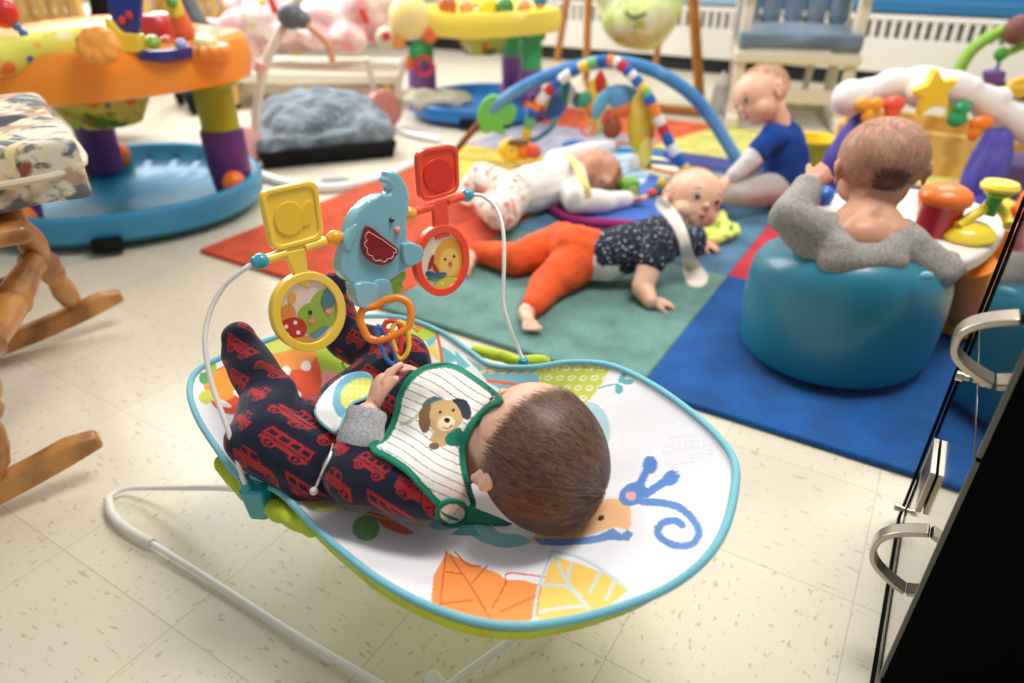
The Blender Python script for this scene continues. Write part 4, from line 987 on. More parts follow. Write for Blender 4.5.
hand(g, rR, 1, Vector((0, 0, -1)), Vector((.6, .8, -.1)), 1, .5, 1.0)
b5 = body('person', g, skin_r, 'baby in heather grey top seen from behind, wedged in the teal floor seat', (q5.x, q5.y, q5.z-.05), voxel=.0028, smooth=5)
faceparts(F5, b5)
def m5(d): return .85*sstep(-d.y*.8+d.z*.55+.05, -.2, .7)
def m5b(d): return sstep(-d.y, .60, .95)*sstep(-d.z, .12, .42)*sstep(d.z, -.8, -.45)*sstep(.42-abs(d.x), 0, .34)
scalp(F5, b5, m5, M('down_brown', (204, 154, 126), .6, mix=[((178, 130, 104), 'noise', 26, .4, .7)]), thick=.0003, lo=.5)
hairstrands('fuzz', F5, b5, m5, Vector((0, -.3, .9)), 4200, .009, [(158, 114, 88), (176, 130, 102), (140, 100, 78)], w=.00022, lift=.0005)
hairstrands('nape', F5, b5, m5b, Vector((0, -.3, .9)), 1500, .011, [(96, 66, 50), (112, 78, 60), (80, 55, 43)], w=.00035, lift=.0008)
jer = M('heather_grey', (166, 160, 152), .92, mix=[((134, 128, 122), 'noise', 260, .4, .65)], bump=(300, .4, .001))
g = G(); g.cap(c5+Vector((0, 0, -.020)), .074, w5, .070); g.cap(sL, .040, D(829, 228, 1.15), .026); g.cap(sR, .040, D(902, 234, 1.15), .026); g.cap(D(836, 262, 1.12), .032, D(888, 262, 1.12), .032); g.cap(D(829, 228, 1.15), .026, D(838, 252, 1.12), .030); g.cap(D(902, 234, 1.15), .026, D(890, 252, 1.12), .030); limb(g, [(c5+Vector((0, 0, -.02)), .05), (sL, .043), (eL, .034), (eL.lerp(rL, .9), .0245)]); limb(g, [(c5+Vector((0, 0, -.02)), .05), (sR, .043), (eR, .034), (eR.lerp(rR, .9), .0245)])
wear('top', g, jer, b5, .0035, 5, (.004, 28))
fs_ = thing('floor_seat', 'teal moulded floor seat on the blue rug block, back view', 'baby seat', SC, None)
g = G()
prof = [(.146,.013),(.161,.014),(.168,.022),(.172,.06),(.174,.12),(.172,.160),(.166,.182),(.154,.198),(.138,.208),(.122,.214),(.110,.210),(.100,.190),(.094,.14),(.09,.10)]
seg = 72; vs = []
for r, h in prof:
    for k in range(seg):
        a = 2*PI*k/seg; rr = r*(1+.045*math.cos(2*(a-.5))); back = max(0, math.cos(a-(-PI/2-.35)))**1.5
        hh = h+(.030*back*sstep(h, .10, .20)) - .05*max(0, math.cos(a-(PI/2-.3)))**2*sstep(h, .12, .20)
        vs.append(SC+Vector((rr*math.cos(a), rr*math.sin(a), hh)))
g.add(vs, [(i*seg+k, i*seg+(k+1) % seg, (i+1)*seg+(k+1) % seg, (i+1)*seg+k) for i in range(len(prof)-1) for k in range(seg)]+[tuple(reversed(range(seg))), tuple(range((len(prof)-1)*seg, len(prof)*seg))])
make('seat_shell', g, M('seat_teal', (36, 124, 146), .38, coat=.15), fs_, sub=1)
for px, py in ((924, 283),):
    c = D(px, py, 1.075); g = G(); g.ell(c, (.011, .006, .008)); make('tray_socket', g, M('highlight_blue', (120, 190, 214), .3), fs_)  # pale blue paints a highlight on the seat's small hole

for o in (b2, b3, b4): o.location.z += .010
fs_.location.z += .012
# ================= things around the babies
woodm = M('honey_oak', (184, 124, 58), .38, coat=.3, mix=[((140, 86, 36), 'wave', 5, .3, .9, (1, 1, 6)), ((206, 150, 84), 'noise', 9, .5, .8)])
woodp = M('pale_wood', (226, 180, 96), .45, mix=[((200, 150, 70), 'wave', 4, .3, .9, (1, 1, 5))])
blk = M('black_plastic', (9, 10, 11), .6, spec=.2)
def tn(g, p0, p1, prof, seg=24):            # turned spindle: prof of (fraction, radius)
    p0, p1 = Vector(p0), Vector(p1); L = (p1-p0).length; g.lathe(p0, p1-p0, [(r, t*L) for t, r in prof], seg)
SPIN = [(0,.012),(.06,.013),(.10,.019),(.20,.021),(.30,.018),(.36,.012),(.39,.019),(.43,.021),(.47,.016),(.50,.021),(.55,.022),(.60,.014),(.64,.017),(.74,.0215),(.82,.020),(.92,.013),(1,.010)]
# ---------- rocking chair at the left edge
T1, T2 = W(122, 292, .075), W(103, 441, .062)
rd = Vector((-.80, -.60, 0)); ch_ = thing('rocking_chair', 'honey oak rocking chair with turned legs at the left edge of the floor', 'rocking chair', ((T1.x+T2.x)/2-.25, (T1.y+T2.y)/2-.15, 0))
def rocker(T):
    q = []; 
    for k in range(15):
        s_ = k/14*.62; c = T+rd*s_; z = .055*((s_-.34)/.34)**2+.004; q.append(Vector((c.x, c.y, z)))
    g = G(); n = len(q); side = Vector((-rd.y, rd.x, 0))*.0135
    top = []
    for i, p in enumerate(q):
        h = .038 if i else .022
        if i == 0: p = p+rd*.004
        top.append(p+UP*h)
    for p, t in zip(q, top): g.v += [p-side, p+side, t+side, t-side]
    for i in range(n-1):
        a = 4*i; g.f += [(a+j, a+(j+1) % 4, a+4+(j+1) % 4, a+4+j) for j in range(4)]
    g.f += [(0, 1, 2, 3), (4*n-4, 4*n-1, 4*n-2, 4*n-3)]; g.mi = [0]*len(g.f)
    return make('rocker', g, woodm, ch_, bevel=.006), q
r1, q1 = rocker(T1); r2, q2 = rocker(T2)
lb1, lb2 = q1[2]+UP*.036, q2[3]+UP*.036
lt1 = W(14, 216, .335); lt2 = lt1+Vector((.12, -.28, 0))
lt1b, lt2b = lt1+rd*.34, lt2+rd*.34
for b_, t_ in ((lb1, lt1), (lb2, lt2), (q1[11]+UP*.036, lt1b), (q2[11]+UP*.036, lt2b)):
    g = G(); tn(g, b_, t_, SPIN); make('leg', g, woodm, ch_)
g = G(); a_, b_ = lb1.lerp(lt1, .66), lb2.lerp(lt2, .66); tn(g, a_, b_, [(0,.010),(.05,.013),(.12,.017),(.14,.021),(.17,.017),(.30,.021),(.44,.023),(.47,.020),(.5,.026),(.53,.020),(.56,.023),(.70,.021),(.83,.017),(.86,.021),(.88,.017),(.95,.013),(1,.010)]); make('stretcher', g, woodm, ch_)
g = G(); g.cyl(lb1.lerp(lt1, .45), (q1[11]+UP*.036).lerp(lt1b, .45), .010); make('stretcher', g, woodm, ch_)
g = G(); g.cyl(lb2.lerp(lt2, .45), (q2[11]+UP*.036).lerp(lt2b, .45), .010); make('stretcher', g, woodm, ch_)
g = G(); cs = Vector((-.955, .93, .335)); ux = rd.normalized(); uy = (lt1-lt2).normalized(); uy = (uy-ux*uy.dot(ux)).normalized()
g.box(cs+UP*.014, (.42, .42, .028), rotfrom(ux, uy, UP)); make('seat_board', g, woodm, ch_, bevel=.012)
for k in range(6):
    g = G(); p_ = cs+ux*(.22)+uy*(-.2+.08*k)+UP*.028; tn(g, p_, p_+UP*.55+ux*.10, [(0,.008),(.3,.011),(.5,.008),(.7,.011),(1,.008)], 12); make('back_spindle', g, woodm, ch_)
g = G(); g.box(cs+ux*.33+UP*.60, (.025, .50, .08), rotfrom(ux, uy, UP)); make('crest_rail', g, woodm, ch_, bevel=.01)
cu = thing('seat_cushion', 'tapestry seat cushion of blurred landscape colours on the rocking chair', 'cushion', cs+UP*.03)
g = G(); cc = Vector((-.912, 1.00, .420))
g.box(cc, (.44, .44, .090), rotfrom(ux, uy, UP)); g.ell(cc, (.23, .23, .062), rotfrom(ux, uy, UP))
tap = M('tapestry', (222, 212, 190), .9, bump=(500, .3, .001), mix=[((96, 108, 112), 'noise', 9, .50, .56, (1, 3.2, 3)), ((186, 150, 120), 'noise', 12, .52, .60, (2, 1, 2)), ((70, 84, 46), 'noise', 10, .60, .66, (1, 1.5, 2)), ((146, 74, 66), 'noise', 14, .61, .67, (1, 2, 1)), ((28, 26, 40), 'noise', 8, .63, .68, (1.4, 1, 1)), ((226, 206, 160), 'noise', 16, .56, .64, (3, 1, 1))])
make('cushion_cover', blobmesh(g, .007, 14, (.008, 9)), tap, cu)
g = G(); pip = []
for k in range(48):
    a = 2*PI*k/48; c_, s_ = math.cos(a), math.sin(a); rr = .232/((abs(c_)**6+abs(s_)**6)**(1/6)); pip.append(cc+ux*rr*c_+uy*rr*s_-UP*.002)
g.tube(pip, .0055, 8, True); make('cushion_piping', g, M('piping_cream', (206, 194, 170), .9), cu)
# ---------- activity saucers (big round play stations)
def saucer(name, label, C, R, zt, angs, cbase, cleg_lo, cleg_up, cfoot, ctray, th0, lobe=.06, seatmat=None, grp=None, scale=1.0):
    t = thing(name, label, 'play station', C); C = Vector(C); seg = 96; k_ = scale
    mb = M(name+'_b%d%d' % (cbase[0], cbase[2]), cbase, .35, coat=.2)
    g = G(); prof = [(.80,.012),(.93,.016),(.985,.03),(1.0,.066),(.995,.078),(.97,.084),(.93,.082),(.90,.070),(.86,.045),(.70,.022),(.45,.016),(.2,.020),(.01,.024)]
    vs = []
    for r, h in prof:
        for j in range(seg):
            a = 2*PI*j/seg; q = R*r*(1+.035*math.cos(3*(a-th0)))*(1+(.012*math.cos(24*a) if r < .9 else 0)); vs.append(C+Vector((q*math.cos(a), q*math.sin(a), h*k_)))
    g.add(vs, [(i*seg+j, i*seg+(j+1) % seg, (i+1)*seg+(j+1) % seg, (i+1)*seg+j) for i in range(len(prof)-1) for j in range(seg)]+[tuple(reversed(range(seg)))])
    make('base_tub', g, mb, t)
    for a in [th0+PI/3+2*PI*i/3 for i in range(3)]:
        g = G(); p = C+Vector((R*.985*math.cos(a), R*.985*math.sin(a), .030)); g.box(p, (.03, .07, .034), Matrix.Rotation(a, 3, 'Z')); make('foot_notch', g, blk, t, bevel=.004)
    for a in angs:
        p = C+Vector((R*.80*math.cos(a), R*.80*math.sin(a), 0)); r0 = .046*k_; zm = .045+(zt-.045)*.52
        g = G(); g.lathe(p, UP, [(r0*.90,.045),(r0*1.05,.10*k_+.0),(r0*1.08,zm-.01),(r0*1.02,zm)]); make('leg', g, M(name+'_lo', cleg_lo, .35), t)
        g = G(); g.lathe(p, UP, [(r0*.93,zm),(r0*.93,zt-.055),(r0*1.25,zt-.045),(r0*1.28,zt-.012)]); make('leg_sleeve', g, M(name+'_up', cleg_up, .35), t, bevel=.002)
        for s_ in (-1, 1):
            g = G(); c = p+Vector((-math.sin(a)*s_*r0*.95+math.cos(a)*r0*.4, math.cos(a)*s_*r0*.95+math.sin(a)*r0*.4, .066*k_)); g.ell(c, (r0*.62, r0*.62, .034*k_)); make('leg_clamp', g, M(name+'_ft', cfoot, .35), t)
    g = G(); prof = [(.60,.000),(.93,-.025),(.99,-.020),(1.015,.02),(1.0,.060),(.97,.070),(.90,.050),(.80,.046),(.62,.046),(.58,.058),(.55,.060),(.53,.05),(.53,.0)]
    vs = []
    for r, h in prof:
        for j in range(seg):
            a = 2*PI*j/seg; lw = max(0, (r-.55)/.45); q = R*1.03*r*(1+lw*lobe*math.cos(3*(a-th0))*2+lw*.02*math.cos(6*(a-th0))); vs.append(C+Vector((q*math.cos(a), q*math.sin(a), zt+h*k_+.008*math.cos(3*(a-th0))*lw)))
    nP = len(prof); g.add(vs, [(i*seg+j, i*seg+(j+1) % seg, ((i+1) % nP)*seg+(j+1) % seg, ((i+1) % nP)*seg+j) for i in range(nP) for j in range(seg)])
    make('tray', g, M(name+'_tray', ctray, .35, coat=.2), t)
    g = G(); prof = [(.54,.07),(.51,.085),(.48,.07),(.44,.0),(.40,-.09),(.30,-.15),(.02,-.16)]
    g.lathe(C+UP*zt, UP, [(r*R*.80, h*k_*.8) for r, h in prof], 48); make('seat_pouch', g, seatmat, t)
    return t
safari = M('safari_cloth', (214, 212, 92), .9, mix=[((238, 236, 214), 'dots', 9, .2, .32), ((236, 120, 50), 'dots', 14, .26, .34), ((96, 130, 40), 'noise', 12, .56, .62), ((70, 90, 170), 'dots', 16, .10, .16)])
PS = Vector((-1.145, 1.98, 0)); th = math.radians(-12)
s1 = saucer('play_saucer', 'round baby play station with orange tray and blue base beyond the rocking chair', PS, .385, .40, [math.radians(5), math.radians(128), math.radians(242)], (44, 138, 178), (92, 40, 110), (164, 172, 20), (240, 120, 26), (250, 152, 42), th, seatmat=safari, scale=1.22)
PT = Vector((-.13, 3.26, 0))
s2 = saucer('play_saucer', 'distant round baby play station with a yellow tray and green legs', PT, .325, .385, [math.radians(-35), math.radians(60), math.radians(185)], (28, 120, 196), (128, 70, 150), (70, 170, 104), (240, 190, 60), (246, 218, 84), math.radians(-40), seatmat=safari)
s2.children[0]
for o in s2.children:
    if o.name.startswith('leg_sleeve'): o.data.materials[0] = M('saucer_green', (64, 168, 104), .35)
    if o.name.startswith('leg') and not o.name.startswith('leg_'): o.data.materials[0] = M('saucer_violet', (132, 74, 156), .35)
    if o.name.startswith('base_tub'): o.data.materials[0] = M('saucer_base_blue', (28, 120, 196), .35)
    if o.name.startswith('tray'): o.data.materials[0] = M('saucer_tray_yellow', (246, 220, 86), .35)
def simple(name, label, cat, g, mat, group=None, **k):
    o = make(name, g, mat, None, **k); tag(o, label, cat, group); return o
def pm(c, r=.35): return M('plastic_%d_%d_%d' % c, c, r, coat=.2)
GT = 'toys on the orange tray'
def Vt(px, py, y): return V(px, py, y)
# toys standing on the orange tray
t = thing('spinner_dish', 'navy dish of balls on the orange tray', 'tray toy', Vt(165, 58, 1.78), GT)
c = Vt(165, 52, 1.78); g = G(); g.lathe(c, UP, [(.045,-.02),(.075,-.008),(.082,.012),(.074,.014),(.06,.004),(.01,.0)], 32); make('dish', g, pm((30, 54, 140)), t)
for i, (dx, dy, cl, r) in enumerate(((-.045, -.02, (236, 236, 236), .016), (-.01, -.03, (150, 180, 60), .022), (.015, -.01, (232, 90, 60), .018), (.05, -.015, (190, 200, 240), .014))):
    g = G(); g.ell(c+Vector((dx, dy, .02)), r); make('ball', g, pm(cl), t)
t = thing('picture_paddle', 'deep blue picture paddle with red marks standing on the orange tray', 'tray toy', Vt(124, 50, 1.72), GT)
g = G(); g.prism(smooth_path([Vt(x, y, 1.72) for x, y in [(110,-20),(140,-20),(139,34),(128,37),(116,22),(110,8)]], 3, True), (0, .018, 0)); make('paddle', g, pm((14, 50, 140)), t, bevel=.003)
g = G(); g.prism([Vt(x, y, 1.715) for x, y in [(107,16),(114,20),(124,32),(142,34),(143,52),(112,52)]], (0, .03, 0)); make('paddle_base', g, pm((240, 216, 66)), t, bevel=.004)
for x, y in ((122, 20), (129, 15)):
    g = G(); g.ell(Vt(x, y, 1.708), (.009, .004, .009)); make('red_mark', g, pm((214, 50, 60)), t)
t = thing('rattle_figure', 'red and yellow rattle figure leaning on the orange tray', 'tray toy', Vt(183, 36, 1.80), GT)
g = G(); g.cap(Vt(184, 32, 1.80), .026, Vt(176, 10, 1.80), .020); make('figure_body', g, pm((240, 96, 44)), t); g = G(); g.cap(Vt(176, 12, 1.79), .018, Vt(170, -4, 1.79), .022); make('figure_head', g, pm((240, 210, 70)), t); g = G(); g.ell(Vt(172, 2, 1.77), .012); make('green_eye', g, pm((90, 170, 90)), t)
t = thing('drum_toy', 'clear topped red drum behind the navy dish', 'tray toy', Vt(158, 36, 1.90), GT)
g = G(); g.lathe(Vt(158, 34, 1.90), UP, [(.050,-.02),(.055,0),(.055,.03),(.045,.045)], 28); make('drum_body', g, pm((196, 54, 56)), t); g = G(); g.ell(Vt(160, 20, 1.90), (.035, .035, .02)); make('drum_dome', g, pm((206, 200, 196)), t)
t = thing('bead_mound', 'knobbly orange mound at the corner of the orange tray', 'tray toy', Vt(208, 55, 1.80), GT)
g = G(); c = Vt(209, 52, 1.80); g.ell(c, (.055, .045, .022))
for k in range(12): g.ell(c+Vector((.045*math.cos(k*.52), .036*math.sin(k*.52), .006)), .013)
make('mound', blobmesh(g, .004, 2), pm((248, 150, 56)), t); g = G(); g.ell(c+Vector((-.005, 0, .018)), (.034, .03, .018)); make('mound_cap', g, pm((222, 216, 140)), t)
t = thing('ruffle_flower', 'ruffled orange flower pad at the front of the safari seat', 'tray toy', Vt(96, 55, 1.62), GT)
g = G(); c = Vt(98, 46, 1.63)
for k in range(9): g.ell(c+Vector((.030*math.cos(k*.7), .012*math.sin(k*.7), .022*math.sin(k*.7))), .020)
g.ell(c, (.04, .02, .03)); make('petals', blobmesh(g, .004, 2), pm((250, 168, 70), .7), t)
t = thing('bendy_stalk_toy', 'blue bendy stalk with a red ball rising from the orange tray', 'tray toy', Vt(40, 66, 1.68), GT)
g = G(); q = smooth_path([Vt(40, 66, 1.68), Vt(36, 54, 1.68), Vt(30, 45, 1.68), Vt(24, 34, 1.68), Vt(12, 22, 1.68)], 8); g.tube(q, [.009+.002*math.sin(i*1.6) for i in range(len(q))], 12); make('stalk', g, pm((62, 120, 170)), t); g = G(); g.ell(Vt(3, 12, 1.68), (.032, .028, .034)); make('ball', g, pm((214, 44, 30)), t)
g = G(); c = Vt(40, 48, 1.66)
g.cap(Vt(-10, 60, 1.60), .040, Vt(85, 42, 1.75), .036); o = simple('seat_roll', 'padded animal print roll lying along the orange tray', 'bolster', blobmesh(g, .006, 5, (.006, 18)), safari, GT)
# toys on the yellow tray, far
GY = 'toys on the yellow tray'
for i, (x, y, cl, r, lab) in enumerate(((447, 6, (176, 96, 40), .04, 'brown knob toy at the left end of the yellow tray'), (466, 8, (240, 150, 100), .03, 'peach knob toy near the left end of the yellow tray'), (488, 6, (236, 206, 40), .035, 'bright yellow knob toy on the yellow tray'), (505, 8, (60, 120, 60), .04, 'dark green tree toy on the yellow tray'), (524, 8, (238, 130, 90), .03, 'coral knob toy toward the right of the yellow tray'), (540, 0, (40, 120, 170), .03, 'blue topped toy at the right end of the yellow tray'))):
    t = thing('tray_toy', lab, 'tray toy', Vt(x, y+8, 3.1), GY); g = G(); g.ell(Vt(x, y, 3.1), (r, r*.8, r)); make('toy_head', g, pm(cl), t); g = G(); g.lathe(Vt(x, y+12, 3.1), UP, [(.022,-.01),(.018,.03)]); make('toy_stem', g, pm((240, 120, 60)), t)
GH = 'soft toys clustered by the yellow tray'
for x, y, cl, r, lab in ((410, 18, (246, 220, 140), .085, 'big cream yellow ball toy above the cluster'), (386, 38, (222, 216, 176), .042, 'cream disc toy with a red centre'), (398, 40, (240, 150, 70), .035, 'orange ball in the hanging cluster'), (413, 33, (60, 120, 200), .036, 'blue bead in the hanging cluster'), (429, 33, (238, 110, 50), .040, 'orange ring shaped toy right of the blue bead'), (417, 52, (50, 160, 90), .034, 'green wedge toy under the blue bead'), (408, 63, (226, 110, 40), .028, 'burnt orange bead low in the cluster'), (424, 66, (206, 40, 70), .030, 'crimson ring low in the cluster')):
    o = simple('hanging_toy', lab, 'soft toy', (lambda g: (g.ell(Vt(x, y, 3.02), (r, r*.7, r)) if cl != (206, 40, 70) else g.tube([Vt(x, y, 3.0)+Vector((.034*math.cos(a), 0, .034*math.sin(a))) for a in [2*PI*k/20 for k in range(20)]], .009, 8, True)))(G()), pm(cl, .5), GH)
g = G(); g.ell(Vt(386, 36, 2.975), (.018, .01, .018)); simple('red_button', 'small red button on the cream disc toy', 'button', g, pm((206, 44, 36)))
for (xa, ya, xb, yb_) in ((410, 110, 410, 30),):
    g = G(); g.cyl(W(418, 110, .03), Vt(418, 62, W(418, 110, .03).y), .042, .046); simple('tray_post', 'violet post under the hanging soft toys', 'post', g, pm((134, 84, 164)))
g = G(); c = W(438, 100, .09); g.ell(c, (.16, .10, .035)); g.cap(c+Vector((-.1,0,.02)), .02, c+Vector((-.13,.02,.05)), .015); simple('muslin_cloth', 'crumpled sage and white cloth in the blue saucer base', 'cloth', blobmesh(g, .008, 3, (.03, 14)), M('sage_cloth', (176, 172, 146), .9, mix=[((220, 214, 204), 'noise', 8, .45, .6)]))
# ---------- furry cushion in its black tray
A0, A1 = W(262, 171, 0), W(397, 158, 0); ax_ = (A1-A0).normalized(); ay_ = Vector((-ax_.y, ax_.x, 0)); L_ = (A1-A0).length
t = thing('pet_bed', 'grey plush cushion heaped in a shallow black tray on the floor', 'floor cushion', (A0+A1)/2+ay_*.24)
g = G(); cen = (A0+A1)/2+ay_*.26; R_ = rotfrom(ax_, ay_, UP)
def quadbox(g, c, a0, b0, a1, b1, z0, z1):
    g.add([c+R_ @ Vector((sx*a/2, sy*b/2, z)) for a, b, z in ((a0, b0, z0), (a1, b1, z1)) for sx, sy in ((-1,-1),(1,-1),(1,1),(-1,1))], [(3,2,1,0),(4,5,6,7)]+[(i,(i+1)%4,4+(i+1)%4,4+i) for i in range(4)])
quadbox(g, cen, L_*.96, .50, L_*1.02, .54, .002, .062); make('black_tray', g, blk, t, bevel=.006)
g = G()
for i in range(26):
    rnd = random.Random(i); u, v = rnd.uniform(-.40, .40), rnd.uniform(-.36, .36); g.ell(cen+ax_*L_*u+ay_*.5*v+UP*(.075+.075*(1-(abs(u)/.5)**2)*(1-(abs(v)/.5)**2)), (.085, .085, .05))
g.ell(cen+UP*.09, (.24, .20, .12)); g.box(cen+UP*.075, (L_*.97, .50, .05), R_)
plush = M('plush_grey', (122, 138, 150), 1.0, bump=(60, 1.0, .02), sheen=.5, mix=[((88, 104, 116), 'noise', 14, .4, .65), ((160, 174, 184), 'noise', 30, .52, .75)])
make('plush_cushion', blobmesh(g, .009, 5, (.022, 14)), plush, t)
# ---------- pink infant swing: tubes, discs and floor rail
t = thing('infant_swing', 'pink and white infant swing frame with round mauve feet behind the cushion', 'infant swing', W(320, 175, 0))
pink = M('swing_pink', (236, 176, 168), .45); mauve = M('swing_mauve', (196, 120, 112), .45)
tubeW = M('swing_tube', (222, 208, 190), .35)
P1, P2 = W(250, 166, .0), W(392, 128, 0)
for P_, m_, px, py, r in ((P1, pink, 249, 145, .075), (P2, mauve, 388, 108, .080)):
    c = V(px, py, P_.y); g = G(); g.lathe(c-Vector((.018, .02, 0)), Vector((.5, -.8, .12)), [(r*.8,-.03),(r*.96,-.022),(r,-.005),(r*.99,.018),(r*.90,.034),(r*.5,.042),(.001,.043)], 36); make('foot_disc', g, m_, t)
g = G(); g.tube(smooth_path([V(255, 130, P1.y), V(262, 75, P1.y), V(276, 40, P1.y+.03), V(290, 16, P1.y+.06), V(310, -30, P1.y+.1)], 8), .016, 14); make('upright', g, tubeW, t)
g = G(); g.cyl(V(259, 72, P1.y), V(262, 62, P1.y), .021); make('pink_collar', g, pink, t)
c = V(291, 16, P1.y+.03); g = G(); g.ell(c, (.045, .04, .042)); g.ell(c+Vector((.035, 0, -.012)), (.028, .03, .028)); make('motor_hub', blobmesh(g, .004, 3), M('hub_grey', (96, 104, 106), .4), t)
g = G(); q = smooth_path([c+Vector((.04, 0, -.02)), V(318, 34, P1.y), V(328, 45, P1.y), V(333, 62, P1.y)], 6); g.tube(q, .011, 10); make('toy_arm', g, M('tan_arm', (216, 160, 120), .5), t)
g = G(); g.tube(smooth_path([W(235, 160, .03), W(262, 175, .018), W(300, 186, .015), W(340, 187, .015), W(385, 176, .015), W(425, 158, .015), W(470, 142, .015)], 8), .015, 12); make('floor_rail', g, white_tube, t)
g = G(); g.lathe(W(336, 187, .006), Vector((1, .1, 0)), [(.014,-.048),(.028,-.042),(.031,0),(.028,.042),(.014,.048)], 20); make('rail_pad', g, M('pad_grey', (134, 138, 140), .6), t)
g = G(); g.tube(smooth_path([V(392, 128, P2.y), W(410, 134, .015), W(440, 140, .015)], 6), .013, 12); make('floor_rail', g, white_tube, t)
for xa, xb in ((366, 378), (404, 396)):
    g = G(); g.cyl(V(xa, 58, 2.95), V(xb, 104, P2.y+.0), .011); make('seat_tube', g, tubeW, t)
# ---------- low white bench with pink quilted seat fabric, farther back
t = thing('low_bench', 'low cream bench with pale wooden legs behind the grey cushion', 'bench', W(300, 80, 0))
yq = 3.6
g = G(); g.prism([V(215, 62, yq), V(405, 66, yq), V(405, 75, yq), V(300, 76, yq), V(215, 72, yq)], (0, .5, 0)); make('bench_top', g, M('bench_cream', (232, 222, 204), .4), t, bevel=.01)
g = G(); g.prism([V(230, 76, yq), V(398, 80, yq), V(398, 92, yq), V(230, 86, yq)], (0, .35, 0)); make('bench_apron', g, M('bench_apron', (214, 200, 176), .5), t, bevel=.008)
for x in (309, 388, 232):
    p_ = V(x, 80, yq-.22); g = G(); g.lathe((p_.x, p_.y, 0), UP, [(.018,.025),(.030,p_.z+.02)], 16); make('leg', g, woodp, t); g = G(); g.lathe((p_.x, p_.y, 0), UP, [(.014,.001),(.018,.026)], 12); make('leg_tip', g, blk, t)
g = G(); rnd = random.Random(4)
for i in range(30): g.ell(V(rnd.uniform(235, 385), rnd.uniform(-8, 40), yq+rnd.uniform(-.18, .1)), (.10, .07, .06))
g.cap(V(212, 30, yq-.1), .05, V(250, 48, yq-.1), .06)
quilt = M('pink_quilt', (240, 206, 204), .9, mix=[((226, 150, 150), 'noise', 6, .5, .64), ((250, 240, 232), 'noise', 9, .52, .66), ((206, 70, 70), 'dots', 7, .05, .09)])
t2 = tag(make('pink_quilt', blobmesh(g, .014, 5, (.02, 9)), quilt, None), 'pale pink quilted seat fabric heaped on the low cream bench', 'quilt')
g = G(); g.tube(smooth_path([V(180, -8, 3.0), V(192, 12, 3.0), V(201, 26, 3.0), V(212, 32, 3.1)], 6), .035, 12); simple('grey_handle', 'curved grey handle beside the pink fabric', 'handle bar', g, M('hub_grey', (96, 104, 106), .4))
g = G(); g.tube([V(262, 0, 3.4), V(258, 12, 3.4), V(253, 26, 3.4)], .013, 8); simple('lime_strap', 'lime strap hanging in front of the wooden slats', 'strap', g, pm((200, 214, 60), .7))
for x, y, lab in ((275, 10, 'red toy hanging left of the grey hub'), (366, 20, 'small red toy dangling before the pink fabric')):
    g = G(); g.cap(V(x, y, 3.0), .016, V(x-4, y-10, 3.0), .012); simple('dangling_toy', lab, 'soft toy', g, pm((214, 60, 56)))
# ---------- wooden cots far left
def cot(label, x0, x1, y, ztop_px, zbot_px, n, loc):
    t = thing('wooden_cot', label, 'cot', loc); a, b = V(x0, zbot_px, y), V(x1, zbot_px, y); top = V(x0, ztop_px, y).z; bot = a.z
    a = Vector((a.x, y, bot)); b = Vector((b.x, y-.0, bot)); d = b-a
    for z in (bot+.03, top):
        g = G(); g.box((a+b)/2+UP*(z-bot), (d.length, .03, .06)); make('rail', g, woodp, t, bevel=.006)
    for i in range(n):
        p_ = a.lerp(b, (i+.5)/n); g = G(); g.box(p_+UP*((top-bot)/2), (.035, .014, top-bot)); make('slat', g, woodp, t, bevel=.003)
    for p_ in (a, b, a+Vector((0, .6, 0)), b+Vector((0, .6, 0))):
        g = G(); g.box(Vector((p_.x, p_.y, (top+.03)/2)), (.05, .05, top+.03)); make('post', g, woodp, t, bevel=.006)
    g = G(); g.box(Vector(((a.x+b.x)/2, y+.3, bot+.10)), (d.length-.06, .54, .11)); make('mattress', g, M('mattress_white', (236, 230, 224), .9), t, bevel=.02)
    return t
cot('honey wooden cot with upright slats behind the orange play station', 18, 88, 3.2, -34, 52, 7, V(50, 90, 3.2)*1)
cot('honey wooden cot with slats behind the pink fabric', 168, 262, 4.2, -28, 40, 10, V(210, 60, 4.2)*1)
for o in bpy.data.objects:
    if o.name.startswith('wooden_cot'): 
        dz = o.location.z; o.location.z = 0
        for c in o.children: c.location.z = 0; c.data.transform(Matrix.Translation((0, 0, dz)))
t = thing('folding_pushchair', 'black folded pushchair with wheels behind the orange play station', 'pushchair', W(120, 120, 0))
g = G(); g.tube(smooth_path([V(98, -20, 2.75), V(102, 20, 2.75), V(108, 60, 2.75), V(118, 108, 2.75)], 5), .035, 10); make('frame_tube', g, blk, t)
g = G(); g.prism(smooth_path([V(x, y, 2.8) for x, y in [(84,60),(130,62),(140,90),(126,112),(98,112),(84,92)]], 3, True), (0, .2, 0)); make('basket', g, M('black_cloth', (20, 20, 24), .9), t, bevel=.02)
for x, y in ((108, 132), (195, 110), (182, 100)):
    c = W(x, y+4, .0); g = G(); g.lathe(Vector((c.x, c.y, .062)), Vector((1, .3, 0)), [(.02,-.02),(.055,-.018),(.062,-.008),(.062,.008),(.055,.018),(.02,.02)], 28); w_ = make('wheel', g, blk, t); g = G(); g.lathe(Vector((c.x, c.y, .062)), Vector((1, .3, 0)), [(.018,-.023),(.018,.023)], 16); make('wheel_hub', g, M('hub_light', (190, 190, 190), .4), w_)
g = G(); g.tube([Vector((W(195,114).x, W(195,114).y, .062)), Vector((W(182,104).x, W(182,104).y, .10)), V(118, 80, 2.8)], .02, 8); make('axle', g, blk, t)
